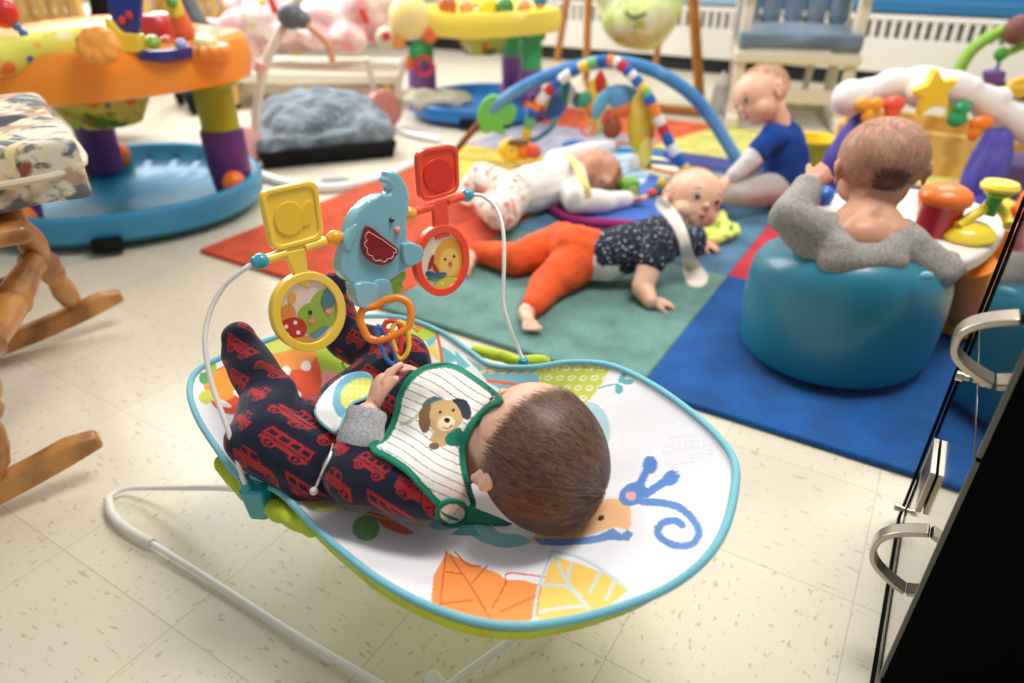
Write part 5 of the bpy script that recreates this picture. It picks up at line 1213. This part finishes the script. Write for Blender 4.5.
# ---------- activity mat with two arches on the rug
mat_out = [(530,168),(560,155),(610,150),(665,155),(692,170),(706,190),(722,214),(724,236),(700,240),(660,228),(620,224),(575,220),(548,206),(528,188)]
AMC = W(630, 190, 0)
am = thing('activity_mat', 'padded blue and white play mat with magenta and yellow edging on the rug', 'play mat', Vector((AMC.x, AMC.y, .0135)))
q = smooth_path([W(x, y, .020) for x, y in mat_out], 6, True); c = sum(q, Vector())/len(q); c.z = .020
vs = [c]; n = len(q); rings = 60
for i in range(1, rings+1):
    for p in q: vs.append(c.lerp(p, i/rings)+UP*(.006*(1-(i/rings)**4)))
me = bpy.data.meshes.new('m'); me.from_pydata([tuple(v) for v in vs], [], [(0, 1+k, 1+(k+1) % n) for k in range(n)]+[(1+i*n+k, 1+(i+1)*n+k, 1+(i+1)*n+(k+1) % n, 1+i*n+(k+1) % n) for i in range(rings-1) for k in range(n)])
def paint_mat(uv, col, co):
    x, y = uv[:, 0], uv[:, 1]; col[:] = C_(70, 110, 190)
    m = incirc(uv, 605, 172, 44, 22); col[m] = C_(150, 196, 226); col[m & (np.sin(y*.9+np.sin(x*.12)*3) > .35)] = C_(226, 236, 244)
    col[incirc(uv, 665, 165, 34, 12, .2)] = C_(238, 232, 190); col[nearline(uv, [(640,160),(675,164),(700,176)], 5)] = C_(40, 50, 120); col[nearline(uv, [(650,168),(690,178)], 3)] = C_(232, 110, 60)
    col[incirc(uv, 690, 200, 22, 20)] = C_(60, 80, 170); col[incirc(uv, 716, 228, 12, 16)] = C_(206, 220, 110)
paint(me, paint_mat)
make('mat_pad', me, M('mat_print', (90, 130, 190), .9, attr='dye'), am)
for seg_, cl in ((mat_out[9:13], (160, 36, 110)), ((mat_out[6:9]+[mat_out[9]]), (220, 220, 120)), (mat_out[12:]+mat_out[:2], (236, 214, 90)), (mat_out[1:4], (70, 150, 200)), (mat_out[3:7], (40, 60, 150))):
    g = G(); g.tube(smooth_path([W(x, y, .027) for x, y in seg_], 6), .013, 10); make('edge_roll', g, M('roll_%d_%d' % (cl[0], cl[1]), cl, .85), am)
fl_ = W(716, 228, .035); g = G(); g.tube([fl_+Vector((.055*math.cos(a)*(1+.08*math.sin(9*a)), .055*math.sin(a)*(1+.08*math.sin(9*a)), 0)) for a in [2*PI*k/72 for k in range(72)]], .008, 8, True); make('frill', g, M('frill_lime', (206, 222, 110), .85), am)
ga = thing('gym_arch', 'pair of crossed padded arches, one blue and one striped, over the play mat', 'toy arch', Vector((AMC.x, AMC.y+.1, .0)))
F0, F9 = W(452, 155, .02), W(744, 172, .02); 
def arch_pt(px, py, A, B):
    N = Vector((-(B-A).y, (B-A).x, 0)).normalized(); return PL(px, py, A, N)
bl = M('arch_blue', (70, 134, 190), .8, mix=[((120, 170, 212), 'noise', 7, .45, .65)])
path = [(452,155),(470,134),(492,110),(515,92),(545,77),(575,67),(605,62),(640,66),(668,78),(695,98),(715,124),(730,148),(744,172)]
P_ = smooth_path([arch_pt(x, y, F0, F9) for x, y in path], 6)
g = G(); g.tube(P_[:14], .0125, 12); make('bare_rod', g, M('rod_brown', (130, 64, 36), .5), ga)
g = G(); g.tube(P_[12:], .021, 14); make('blue_arch', g, bl, ga)
S0, S9 = W(524, 156, .03), W(690, 176, .03)
path2 = [(524,156),(528,128),(538,104),(556,84),(580,68),(606,60),(622,66),(636,80),(648,96),(660,122),(672,148),(690,176)]
Q_ = smooth_path([arch_pt(x, y, S0, S9) for x, y in path2], 9)
band = [(236,236,230),(40,100,180),(246,206,70),(120,190,120),(40,100,180),(246,140,50),(236,236,230),(200,50,60),(40,100,180)]
g = G(); nb = 30; ms = [M('band_%d_%d_%d' % b, b, .8) for b in dict.fromkeys(band)]; keys = list(dict.fromkeys(band))
for i in range(nb):
    a, b = int(i*(len(Q_)-1)/nb), int((i+1)*(len(Q_)-1)/nb)
    g.cur = keys.index(band[i % len(band)]); 
    if b > a: g.tube(Q_[a:b+1], [.0175 if a < j < b else .0165 for j in range(a, b+1)], 14)
make('striped_arch', g, ms, ga)
g = G(); lf = arch_pt(494, 116, F0, F9)
g.prism(smooth_path([lf+Vector((x*.004, 0, -y*.004)) for x, y in [(-9,14),(-15,0),(-10,-12),(0,-18),(12,-12),(20,-6),(16,6),(8,8),(10,17),(0,13)]], 4, True), (0, .03, 0)); make('green_leaf', blobmesh(g, .004, 5), M('leaf_green', (110, 196, 90), .7), ga)
GG = 'toys hanging from the crossed arches'
def soft(label, parts_, y, nm='hanging_soft_toy', cat='soft toy', grp=GG):
    c = V(parts_[0][0], parts_[0][1], y); t = thing(nm, label, cat, c, grp)
    for i, (px, py, rx, rz, col, *rest) in enumerate(parts_):
        p = V(px, py, y-.006*i); k = (y*.00175); g = G(); ro = rest[0] if rest else 0
        g.ell(p, (rx*k, max(.012, min(rx, rz)*k*.7), rz*k), Matrix.Rotation(ro, 3, 'Y')); make(('body', 'wing', 'fin', 'head', 'patch', 'eye', 'tail', 'foot')[i % 8], g, pm(col, .75), t)
    return t
yc = 2.32
t = soft('plump yellow sunflower soft toy with a dark trailing stem', [(641,122,11,26,(236,200,60)), (641,108,9,14,(246,214,90)), (650,132,4,10,(226,150,40)), (645,152,6,14,(246,226,110)), (634,163,5,7,(236,232,220))], yc)
g = G(); g.tube(smooth_path([V(643,150,yc), V(646,162,yc), V(644,176,yc), V(640,188,yc)], 5), .018, 10); make('stem', g, M('stem_navy', (40, 44, 84), .8), t); g = G(); g.tube([V(643, 82, yc), V(641, 100, yc)], .006, 8); make('loop', g, pm((200, 50, 60), .7), t)
soft('blue and orange toucan like soft toy in the middle of the arch', [(620,100,18,12,(90,150,190)), (604,114,9,20,(196,206,120),.5), (624,107,14,8,(240,120,50),-.3), (612,128,8,9,(150,80,40)), (606,116,4,8,(214,80,70),.5), (600,104,5,12,(100,170,200),.4)], yc+.02)
soft('yellow, green and red bird toy left of the blue one', [(596,98,9,18,(236,190,50),.2), (603,104,4,14,(90,160,70),.6), (586,100,6,7,(60,150,110)), (600,84,4,10,(206,40,40)), (592,110,5,6,(220,120,40))], yc+.04)
soft('small blue and purple toy on the left side of the arch', [(556,104,9,14,(60,100,170),.5), (546,100,5,10,(246,190,90)), (538,110,5,7,(150,60,120)), (530,118,5,6,(50,110,160)), (533,98,4,4,(120,60,140))], 2.5)
soft('small teal and cream toy under the top of the arch', [(566,92,5,10,(40,130,120)), (572,96,4,8,(226,220,206)), (578,100,5,6,(60,110,120))], 2.45)
soft('yellow and orange fish toy lying at the left of the play mat', [(511,150,11,10,(246,202,60)), (524,150,10,8,(240,130,50)), (512,150,4,4,(244,240,230)), (512,150,2.2,2.2,(50,70,140)), (518,142,9,3,(120,90,60)), (534,152,6,6,(230,90,60))], 2.36, 'fish_toy')
g = G(); rr = V(588, 129, 2.30); g.tube([rr+Vector((.021*math.cos(a), 0, .021*math.sin(a))) for a in [2*PI*k/28 for k in range(28)]], .005, 8, True); simple('orange_ring_toy', 'small orange ring hanging under the bird toy', 'soft toy', g, pm((240, 110, 50)), GG)
g = G(); g.tube(smooth_path([V(556,118,2.45), V(551,128,2.42), V(538,138,2.40), V(530,140,2.38)], 5), .009, 8); simple('toy_chain', 'teal linking strap trailing from the left hanging toy', 'toy strap', g, pm((30, 110, 120), .7), GG)
cb = W(628, 188, .055); R_ = Matrix.Rotation(.3, 3, 'Z'); g = G(); g.box(cb, (.055, .05, .055), R_); t = make('toy_block', g, M('block_green', (116, 176, 60), .7), None, bevel=.006); 
g = G(); g.box(cb+R_ @ Vector((.004, -.0265, .0)), (.028, .004, .028), R_); make('patch', g, M('patch_lime', (190, 214, 110), .7), t, bevel=.001); recentre_skip = t
tag(t, 'small green fabric cube on the play mat below the sunflower toy', 'toy block', None, centre=False)
soft('teal and yellow duckling toy by the lying baby\'s hand', [(660,190,9,6,(40,120,150)), (662,183,4,5,(236,206,60)), (652,193,5,4,(230,90,60)), (668,192,5,4,(60,90,160))], 2.02, 'bath_toy', 'soft toy', None)
c5_ = W(575, 145, .03); g = G(); g.ell(c5_, (.05, .035, .018)); simple('blue_pad_toy', 'flat blue cloth toy on the lilac rug block', 'soft toy', g, pm((30, 100, 180), .8))
g = G(); g.box(W(592, 118, .02), (.16, .10, .012), Matrix.Rotation(-.1, 3, 'Z')); 
# ---------- cloud arch play centre on violet legs
t = thing('play_gym', 'white cloud-shaped padded arch on violet legs behind the floor seat', 'play gym', W(925, 200, 0))
ya = 1.98
cl_path = [(856,97),(876,90),(896,84),(920,82),(944,84),(968,92),(990,104),(1012,118),(1036,134)]
Pc = [V(x, y, ya-.0005*(x-940)) for x, y in cl_path]
g = G(); sp_ = smooth_path(Pc, 5); n = len(sp_)
for i, p in enumerate(sp_): g.ell(p, (.040, .036, .040+.004*math.sin(i*.9)), n=8, m=12)
g.ell(V(851, 98, ya), (.052, .045, .050)); g.cap(V(972, 88, ya-.02), .030, V(982, 110, ya-.02), .026); g.cap(V(1000, 98, ya-.03), .030, V(996, 122, ya-.03), .022); g.ell(V(925, 92, ya-.01), (.06, .045, .045))
wc = M('cloud_white', (238, 234, 230), .6)
make('cloud_arch', blobmesh(g, .005, 4), wc, t)
vio = M('violet_cloth', (88, 84, 172), .7, mix=[((72, 60, 160), 'noise', 12, .45, .65, (4, 4, 1))])
def leg_(pts, rs, nm='leg'):
    g = G(); q = smooth_path(pts, 6); rr = [rs[0]+(rs[1]-rs[0])*math.sin(PI*i/(len(q)-1))**.8*1.0 for i in range(len(q))]; g.tube(q, rr, 20, flat=.7); return make(nm, g, vio, t)
g = G()
leg_([V(864, 114, ya), V(850, 136, ya), V(836, 160, ya+.02), V(824, 186, ya+.03), W(818, 204, .03)], (.022, .045))
leg_([V(998, 128, ya-.03), V(994, 150, ya-.04), V(984, 176, ya-.05), V(974, 204, ya-.06), W(968, 222, .03)], (.030, .068))
def starpts(c, R0, r0, n=5, rot=PI/2): return [c+Vector((math.cos(rot+PI*i/n), 0, math.sin(rot+PI*i/n)))*(R0 if i % 2 == 0 else r0) for i in range(2*n)]
GL = 'shapes on the cloud arch'
def onarch(label, g, col, vox=.0028, nm='arch_ornament'):
    o = make(nm, blobmesh(g, vox, 3), pm(col, .25), None); return tag(o, label, 'toy ornament', GL)
g = G(); g.prism(starpts(V(933, 92, ya-.062), .064, .032, rot=PI/2+.25), (0, .030, 0)); onarch('big yellow star on the white cloud arch', g, (246, 208, 44))
g = G(); c = V(868, 109, ya-.05); g.ell(c+Vector((-.018, 0, .012)), (.022, .014, .02)); g.ell(c+Vector((.018, 0, .012)), (.022, .014, .02)); g.ell(c+Vector((.004, 0, -.018)), (.018, .013, .024)); onarch('amber heart lamp at the left end of the cloud arch', g, (250, 176, 50))
g = G(); c = V(893, 107, ya-.05); g.ell(c+Vector((0, 0, .008)), (.032, .016, .022)); g.ell(c+Vector((.002, 0, -.012)), (.022, .014, .026)); onarch('coral red lamp beside the amber heart', g, (244, 96, 66))
g = G(); c = V(960, 114, ya-.05); g.ell(c+Vector((0, 0, .015)), (.026, .014, .018)); g.ell(c+Vector((-.003, 0, -.014)), (.028, .014, .022)); onarch('green bell shaped lamp right of the star', g, (40, 168, 104))
g = G(); c = V(981, 126, ya-.06); g.ell(c+Vector((0, 0, .008)), (.034, .016, .022)); g.ell(c+Vector((-.012, 0, -.018)), (.018, .014, .024)); onarch('orange lamp at the right end of the cloud arch', g, (250, 140, 40))
# ---------- activity table between the seat and the arch
t = thing('activity_table', 'white activity table with an orange leg to the right of the floor seat', 'activity table', W(962, 338, 0))
cream_p = M('table_white', (238, 230, 222), .35, coat=.2)
tc = W(905, 222, .21); 
g = G(); q = smooth_path([W(x, y, .22) for x, y in [(815,208),(850,196),(900,194),(950,202),(995,218),(1004,234),(990,254),(962,268),(930,266),(925,240),(890,226),(850,222)]], 6, True); g.prism(q, (0, 0, .030)); make('table_top', g, cream_p, t, bevel=.010)
lp = W(953, 340, .0); ltop = W(968, 262, .19)
g = G(); g.tube(smooth_path([Vector((lp.x, lp.y, .014)), Vector((lp.x+.004, lp.y+.01, .06)), (lp+ltop)/2+Vector((.0, .0, .005)), ltop], 6), [.040, .041, .042, .042, .040, .038, .036, .036, .037, .038, .040, .041, .042, .043, .044, .045, .045, .045, .045][:19], 24); make('leg', g, M('leg_orange', (250, 144, 26), .35, coat=.3), t)
for lx, ly in ((872, 236), (1010, 262)):
    b_ = W(lx, ly-28, .19); g = G(); g.cyl((b_.x, b_.y, .014), (b_.x, b_.y, .206), .032, .036); make('leg', g, M('leg_orange', (250, 144, 26), .35, coat=.3), t)
g = G(); g.lathe(W(942, 262, .195), UP, [(.03,-.03),(.045,-.01),(.045,.015)], 24); make('red_socket', g, pm((214, 44, 40)), t)
GA = 'toys on the white activity table'
td_ = thing('drum_toy', 'red drum with a domed orange top on the activity table', 'table toy', W(932, 226, .236), GA)
c = W(934, 232, .236); g = G(); g.lathe(c, UP, [(.034,.0),(.036,.05),(.040,.058)], 32); make('drum_body', g, pm((196, 30, 44)), td_); g = G(); g.lathe(c+UP*.058, UP, [(.043,.0),(.045,.010),(.040,.020),(.028,.028),(.001,.031)], 32); make('drum_top', g, pm((250, 124, 44)), td_)
td_ = thing('spinner_toy', 'yellow winding spinner with a ring knob on the activity table', 'table toy', W(968, 240, .236), GA)
c = W(966, 238, .236); g = G(); g.lathe(c, UP, [(.043,.0),(.046,.008),(.040,.018),(.030,.026),(.001,.030)], 32); make('spinner_base', g, pm((242, 214, 50)), td_)
g = G(); g.tube(smooth_path([c+Vector((-.03, -.01, .026)), c+Vector((-.01, .0, .036)), c+Vector((.02, .01, .050)), c+Vector((.045, .03, .055)), c+Vector((.062, .01, .040)), c+Vector((.055, -.018, .030))], 6), .009, 12); make('spinner_arm', g, pm((242, 214, 50)), td_)
c2 = c+Vector((.036, .012, .072)); g = G(); g.cyl(c+Vector((.03, .01, .04)), c2, .012); make('knob_stem', g, pm((60, 160, 60)), td_); g = G(); g.ell(c2+UP*.008, (.022, .022, .009)); make('green_collar', g, pm((120, 200, 60)), td_)
g = G(); g.lathe(c2+UP*.018, UP, [(.020,-.006),(.029,-.004),(.031,.002),(.027,.009),(.014,.011),(.001,.010)], 28); make('ring_knob', g, pm((248, 226, 70)), td_)
for x, y, col, r, lab in ((824, 196, (40, 100, 190), .020, 'blue ball by the seated baby\'s raised hand'), (812, 200, (226, 80, 50), .016, 'small red ball left of the blue ball'), (930, 202, (236, 130, 100), .022, 'coral ring toy behind the drum'), (950, 206, (110, 180, 200), .012, 'tiny pale blue bead behind the drum')):
    g = G(); g.ell(W(x, y, .250), r); simple('ball_toy', lab, 'ball', g, pm(col), GA)
g = G(); rr = W(936, 200, .265); g.tube([rr+Vector((.030*math.cos(a), .01*math.sin(a), .022*math.sin(a))) for a in [2*PI*k/24 for k in range(24)]], .005, 8, True); simple('coral_loop', 'coral loop handle standing behind the red drum', 'toy handle', g, pm((244, 120, 90)), GA)
g = G(); rr = V(935, 185, 1.7); g.tube([rr+Vector((.035*math.cos(a), 0, .035*math.sin(a))) for a in [2*PI*k/28 for k in range(28)]], .0035, 8, True); 
# things to the right of the table; yellow panel and red bucket are reflections built as solids
g = G(); b_ = W(1004, 250, 0); g.prism(smooth_path([V(x, y, b_.y) for x, y in [(986,262),(998,214),(1010,200),(1020,214),(1012,262)]], 3, True), (0, .05, 0)); simple('yellow_reflection', 'tall yellow panel added in place of a reflection beside the activity table', 'reflection panel', g, pm((244, 214, 66)), None, bevel=.006)
g = G(); b_ = W(1040, 262, 0); g.lathe((b_.x, b_.y, .0), UP, [(.085,.014),(.09,.03),(.09,.12)], 32); t = make('reflected_bucket', g, pm((190, 34, 30)), None); g = G(); g.lathe((b_.x, b_.y, .12), UP, [(.092,0),(.096,.008),(.092,.04),(.08,.05),(.001,.052)], 32); make('bucket_lid', g, pm((246, 130, 50)), t); tag(t, 'red bucket shape with an orange lid added in place of a reflection at the right edge', 'bucket', None, centre=False)
g = G(); b_ = W(1015, 215, 0); g.box((b_.x+.05, b_.y+.05, .075), (.32, .16, .15), Matrix.Rotation(-.3, 3, 'Z')); simple('violet_box', 'dull violet storage box at the right edge behind the violet leg', 'box', g, pm((92, 66, 120), .6), None, bevel=.012)
g = G(); b_ = W(1010, 172, 0); g.box((b_.x+.06, b_.y, .09), (.30, .14, .17), Matrix.Rotation(-.3, 3, 'Z')); simple('green_box', 'dark green storage box beyond the violet box', 'box', g, pm((34, 120, 84), .6), None, bevel=.012)
t = thing('wooden_crate', 'low pale wooden toy crate behind the cloud arch', 'crate', W(920, 175, 0))
R_ = rotfrom(EB, EA, UP); c = W(925, 178, 0)+EA*.15+EB*.0
for nm, off, sz in (('side', (0, -.15, .075), (.60, .016, .15)), ('side', (0, .15, .075), (.60, .016, .15)), ('side', (-.30, 0, .075), (.016, .284, .15)), ('side', (.30, 0, .075), (.016, .284, .15)), ('bottom', (0, 0, .012), (.584, .284, .012))):
    g = G(); g.box(c+R_ @ Vector(off), sz, R_); make(nm, g, woodp, t, bevel=.004)
# yellow bin and bottle
g = G(); b_ = W(806, 176, 0); g.lathe((b_.x, b_.y, 0), UP, [(.055,.002),(.075,.12),(.080,.125),(.080,.132),(.072,.13),(.052,.012)], 32); simple('yellow_tub', 'small yellow plastic tub between the sitting baby and the glider chair', 'tub', g, pm((246, 216, 50)))
b_ = W(718, 113, 0); t = thing('baby_bottle', 'clear white baby bottle standing on the floor by the far wall', 'bottle', b_)
g = G(); g.lathe(b_, UP, [(.034,.001),(.037,.01),(.037,.10),(.030,.115),(.028,.125)], 28); make('bottle_body', g, M('bottle_clear', (232, 232, 232), .2, trans=.5), t); g = G(); g.lathe(b_+UP*.125, UP, [(.034,0),(.034,.022),(.020,.026),(.014,.045),(.006,.058),(.001,.060)], 24); make('teat_cap', g, M('cap_white', (240, 240, 240), .4), t)
g = G(); b_ = W(732, 118, 0); g.lathe(b_, UP, [(.026,.001),(.028,.06),(.022,.075),(.001,.077)], 20); simple('small_bottle', 'short white pot beside the clear baby bottle', 'bottle', g, M('cap_white', (240, 240, 240), .4))
# ---------- glider chair against the wall
t = thing('glider_chair', 'cream glider chair with slate grey channelled cushions by the radiator', 'glider chair', W(800, 120, 0))
gw = M('glider_cream', (226, 214, 190), .4, coat=.2); yg = 3.02
L0, R0 = V(735, 50, yg), V(862, 60, yg-.12); dx = (R0-L0); dx.z = 0; wid = dx.length; dx.normalize(); dy = Vector((-dx.y, dx.x, 0)); Rg = rotfrom(dx, dy, UP)
o0 = Vector((L0.x, L0.y, 0))
def gb(nm, x, y, z, sx, sy, sz, mat=gw, bev=.008, rot=None):
    g = G(); g.box(o0+dx*x+dy*y+UP*z, (sx, sy, sz), Rg if rot is None else Rg @ rot); return make(nm, g, mat, t, bevel=bev)
zs = .285
gb('seat_rail', wid/2, .0, zs, wid, .03, .045); gb('seat_rail', wid/2, .42, zs, wid, .03, .045); gb('seat_rail', .015, .21, zs, .03, .42, .045); gb('seat_rail', wid-.015, .21, zs, .03, .42, .045)
for x in (.03, wid-.03):
    gb('leg', x, .03, zs/2+.01, .045, .045, zs-.04); gb('leg', x, .40, zs/2+.01, .045, .045, zs-.04)
    gb('side_runner', x, .20, .035, .05, .56, .05); gb('side_stile', x, .03, zs+.13, .045, .045, .25); gb('arm_rest', x, .16, zs+.27, .065, .46, .03, bev=.012)
gb('cross_rail', wid/2, .05, .13, wid-.06, .03, .06); gb('cross_rail', wid/2, .36, .035, wid-.06, .04, .05)
for k in range(3): gb('slat', .10+.045*k, .06, .21, .018, .014, .12)
for x in (.16, wid-.16): gb('swing_link', x, .20, .16, .03, .02, .22, rot=Matrix.Rotation(.3, 3, 'X'))
tilt = Matrix.Rotation(-.22, 3, 'X')
for x in (.02, wid-.02): gb('back_post', x, .49, zs+.26, .045, .04, .60, rot=tilt)
gb('back_rail', wid/2, .56, zs+.54, wid, .03, .08, rot=tilt)
slate = M('slate_cloth', (112, 128, 144), .9, bump=(200, .3, .001), mix=[((94, 110, 126), 'noise', 12, .45, .7)])
g = G(); c = o0+dx*wid/2+dy*.20+UP*(zs+.065); g.box(c, (wid-.02, .44, .06), Rg); g.ell(c, (wid/2, .235, .048), Rg); make('seat_cushion', blobmesh(g, .008, 10), slate, t)
for k in range(5):
    g = G(); c = o0+dx*(wid*(.12+.19*k))+dy*.45+UP*(zs+.33); w_ = wid*.19
    g.ell(c, (w_*.56, .045, .30), Rg @ tilt); g.box(c, (w_*.9, .05, .46), Rg @ tilt); make('back_cushion_channel', blobmesh(g, .008, 8), slate, t)
# ---------- green hanging baby swing on a wooden frame
t = thing('hanging_swing', 'lime green baby seat slung between brown wooden posts by the far wall', 'baby swing', W(640, 90, 0))
brn = M('post_brown', (176, 112, 44), .45, mix=[((140, 84, 30), 'noise', 20, .45, .7, (6, 6, 1))]); ys = 3.35
def post(xa, ya_, xb, yb__, y0, y1, r=.021):
    g = G(); g.cyl(V(xa, ya_, y0), V(xb, yb__, y1), r, r*.95, 14); return make('post', g, brn, t)
fA = W(587, 82, .02); post(590, -60, 586, 82, fA.y, fA.y); fB = W(700, 98, .02); post(688, -70, 700, 98, fB.y, fB.y, .026)
fC = W(556, 66, .02); post(577, -60, 556, 66, fC.y, fC.y, .022); fD = W(655, 70, .03); post(672, -60, 655, 68, fD.y, fD.y, .020)
g = G(); g.cyl(W(587, 84, .02), W(656, 108, .02), .019); make('floor_rail', g, brn, t); g = G(); g.cyl(W(656, 108, .02), W(704, 112, .02), .019); make('floor_rail', g, brn, t)
g = G(); g.cyl(V(590, -60, fA.y), V(688, -70, fB.y), .02); make('top_rail', g, brn, t)
g = G(); g.cyl(W(556, 72, .001), W(556, 64, .05), .03); make('rubber_foot', g, M('foot_tan', (206, 176, 130), .6), t); g = G(); g.cyl(W(655, 76, .001), W(655, 68, .05), .03); make('rubber_foot', g, M('foot_tan', (206, 176, 130), .6), t)
g = G(); q = [V(x, y, ys) for x, y in [(597,-14),(600,8),(606,26),(614,42),(626,47),(652,46),(664,36),(672,20),(678,0),(679,-14)]]
g.prism(smooth_path(q, 4, True), (0, .22, 0)); g.ell(V(638, 18, ys-.08), (.16, .10, .11))
make('sling_seat', blobmesh(g, .008, 10, (.012, 10)), M('sling_lime', (206, 214, 140), .85, mix=[((226, 226, 190), 'noise', 9, .5, .62), ((170, 190, 80), 'noise', 14, .55, .66), ((150, 120, 90), 'dots', 13, .06, .12)]), t)
g = G(); g.tube(smooth_path([V(625, 12, ys-.18), V(634, 17, ys-.19), V(646, 13, ys-.18)], 5), .007, 8); make('seam', g, M('seam_olive', (96, 104, 60), .8), t)
for x0_, x1_ in ((600, 594), (676, 684)):
    g = G(); g.tube([V(x0_, -8, ys+.1), V(x1_, -62, fA.y if x0_ < 640 else fB.y)], .006, 8); make('hanging_strap', g, M('strap_cream', (220, 214, 190), .8), t)
# ---------- green jungle gym toy at the top right
t = thing('jungle_gym', 'bent green tube toy frame at the top right by the radiator', 'play gym', W(985, 130, 0)); yj = 2.45
gm = M('tube_green', (140, 186, 60), .5)
g = G(); g.tube(smooth_path([W(950, 125, .02), V(953, 100, yj), V(958, 74, yj), V(970, 52, yj), V(988, 38, yj), V(1008, 30, yj), V(1030, 28, yj)], 8), .020, 12); make('tube_arch', g, gm, t)
g = G(); g.tube(smooth_path([V(1002, 56, yj-.05), V(1014, 50, yj-.05), V(1032, 44, yj-.05), V(1060, 40, yj-.05)], 5), .012, 10); make('branch', g, gm, t)
for x, y, rx, rz, cl, nm in ((1001, 54, .022, .022, (70, 150, 40), 'leaf_ball'), (1018, 30, .045, .045, (120, 70, 60), 'monkey_ball'), (1014, 26, .022, .022, (226, 150, 140), 'pink_ear')):
    g = G(); g.ell(V(x, y, yj-.06), (rx, rx*.8, rz)); make(nm, g, pm(cl, .6), t)
g = G(); g.cyl(V(1000, 58, yj-.05), V(997, 70, yj-.05), .006); make('hook', g, pm((90, 140, 190)), t)
g = G()
for k in range(3): g.ell(V(994, 73+4*k, yj-.05), (.038-.002*k, .03, .012))
simple('violet_toy', 'violet layered toy hanging from the green tube frame', 'soft toy', blobmesh(g, .004, 2), pm((112, 78, 150), .7))
g = G(); g.tube([V(1019, 88, 2.3)+Vector((.035*math.cos(a), 0, .022*math.sin(a))) for a in [2*PI*k/24 for k in range(24)]], .012, 8, True); g.cap(V(1010, 88, 2.3), .016, V(1030, 90, 2.3), .016); simple('yellow_link_toy', 'yellow knotted toy above the white cloud arch at the right edge', 'toy', blobmesh(g, .004, 2), pm((246, 196, 50), .5))
# ---------- glossy black cabinet at the right edge
CF = Vector((.543, .696, 0)); cab = thing('filing_cabinet', 'glossy black cabinet with curved nickel pulls at the right edge', 'cabinet', CF-EA*.145+EB*.2)
cw, cd, chh_ = .29, .46, .66; Rc = rotfrom(EA, EB, UP)
gloss = M('gloss_black', (9, 10, 12), .06, coat=1.0, spec=.9)
g = G(); g.box(CF-EA*cw/2+EB*(cd/2+.005)+UP*(chh_/2), (cw-.001, cd, chh_-.004), Rc); make('carcass', g, M('cab_side', (1, 2, 3), .7, spec=.05), cab, bevel=.002)
for z0, z1 in ((.02, .318), (.322, .655)):
    g = G(); g.box(CF-EA*cw/2+EB*.0025+UP*((z0+z1)/2), (cw, .005, z1-z0), Rc); make('drawer_front', g, gloss, cab, bevel=.0012)
fr = [o for o in cab.children if o.name.startswith('drawer_front')]
def F_(px, py, out=0.0): return PL(px, py, CF-EB*(.001+out), EB)
nick = M('nickel', (196, 186, 170), .28, 1.0)
def FS(s_, z, out=0.0): return CF+EA*s_+UP*z-EB*(.001+out)
def pull(s_, z0, z1, outd, par, wd):
    q = []
    for k in range(33):
        u = 2*k/32-1; o = outd*(1-abs(u)**2.6); q.append(FS(s_, (z0+z1)/2+(z1-z0)/2*u, max(o, 0)))
    g = G(); n = len(q); th_ = .0030
    for i, p in enumerate(q):
        t_ = (q[min(i+1, n-1)]-q[max(i-1, 0)]).normalized(); nn = t_.cross(EA).normalized(); g.v += [p-nn*th_-EA*wd/2, p+nn*th_-EA*wd/2, p+nn*th_+EA*wd/2, p-nn*th_+EA*wd/2]
    for i in range(n-1):
        a_ = 4*i; g.f += [(a_+j, a_+(j+1) % 4, a_+4+(j+1) % 4, a_+4+j) for j in range(4)]
    g.f += [(0, 1, 2, 3), (4*n-4, 4*n-1, 4*n-2, 4*n-3)]; g.mi = [0]*len(g.f)
    return make('handle', g, nick, par, bevel=.0012)
pull(-.236, .102, .188, .040, fr[0], .016); pull(-.232, .366, .430, .037, fr[1], .022)
for s_, z_ in ((-.012, .030), (-.107, .298)):
    p = FS(s_, z_); g = G(); g.cyl(p, p-EB*.011, .0035, seg=14); g.cyl(p-EB*.006, p-EB*.013, .0055, seg=14); make('stud', g, nick, cab, bevel=.0005)
for s0, s1_, z0, z1 in ((-.0012, .0005, .004, .655), (-.29, .0005, .002, .006)):
    g = G(); g.box(CF+EA*(s0+s1_)/2-EB*.0025+UP*(z0+z1)/2, (s1_-s0, .004, z1-z0), Rc); make('edge_strip', g, M('cab_gap', (3, 3, 4), .7, spec=.1), cab)
c = FS(-.105, .162); g = G(); hx, hz = .037, .026
for dz in (-1, 1): g.box(c-EB*.003+UP*dz*hz, (2*hx+.004, .006, .004), Rc)
for dxx in (-1, 1): g.box(c-EB*.003+EA*dxx*hx, (.004, .006, 2*hz+.004), Rc)
make('label_holder', g, nick, fr[0], bevel=.0006)
g = G(); g.box(c-EB*.0015, (2*hx, .0015, 2*hz), Rc); make('label_card', g, M('card', (40, 36, 50), .5), fr[0])
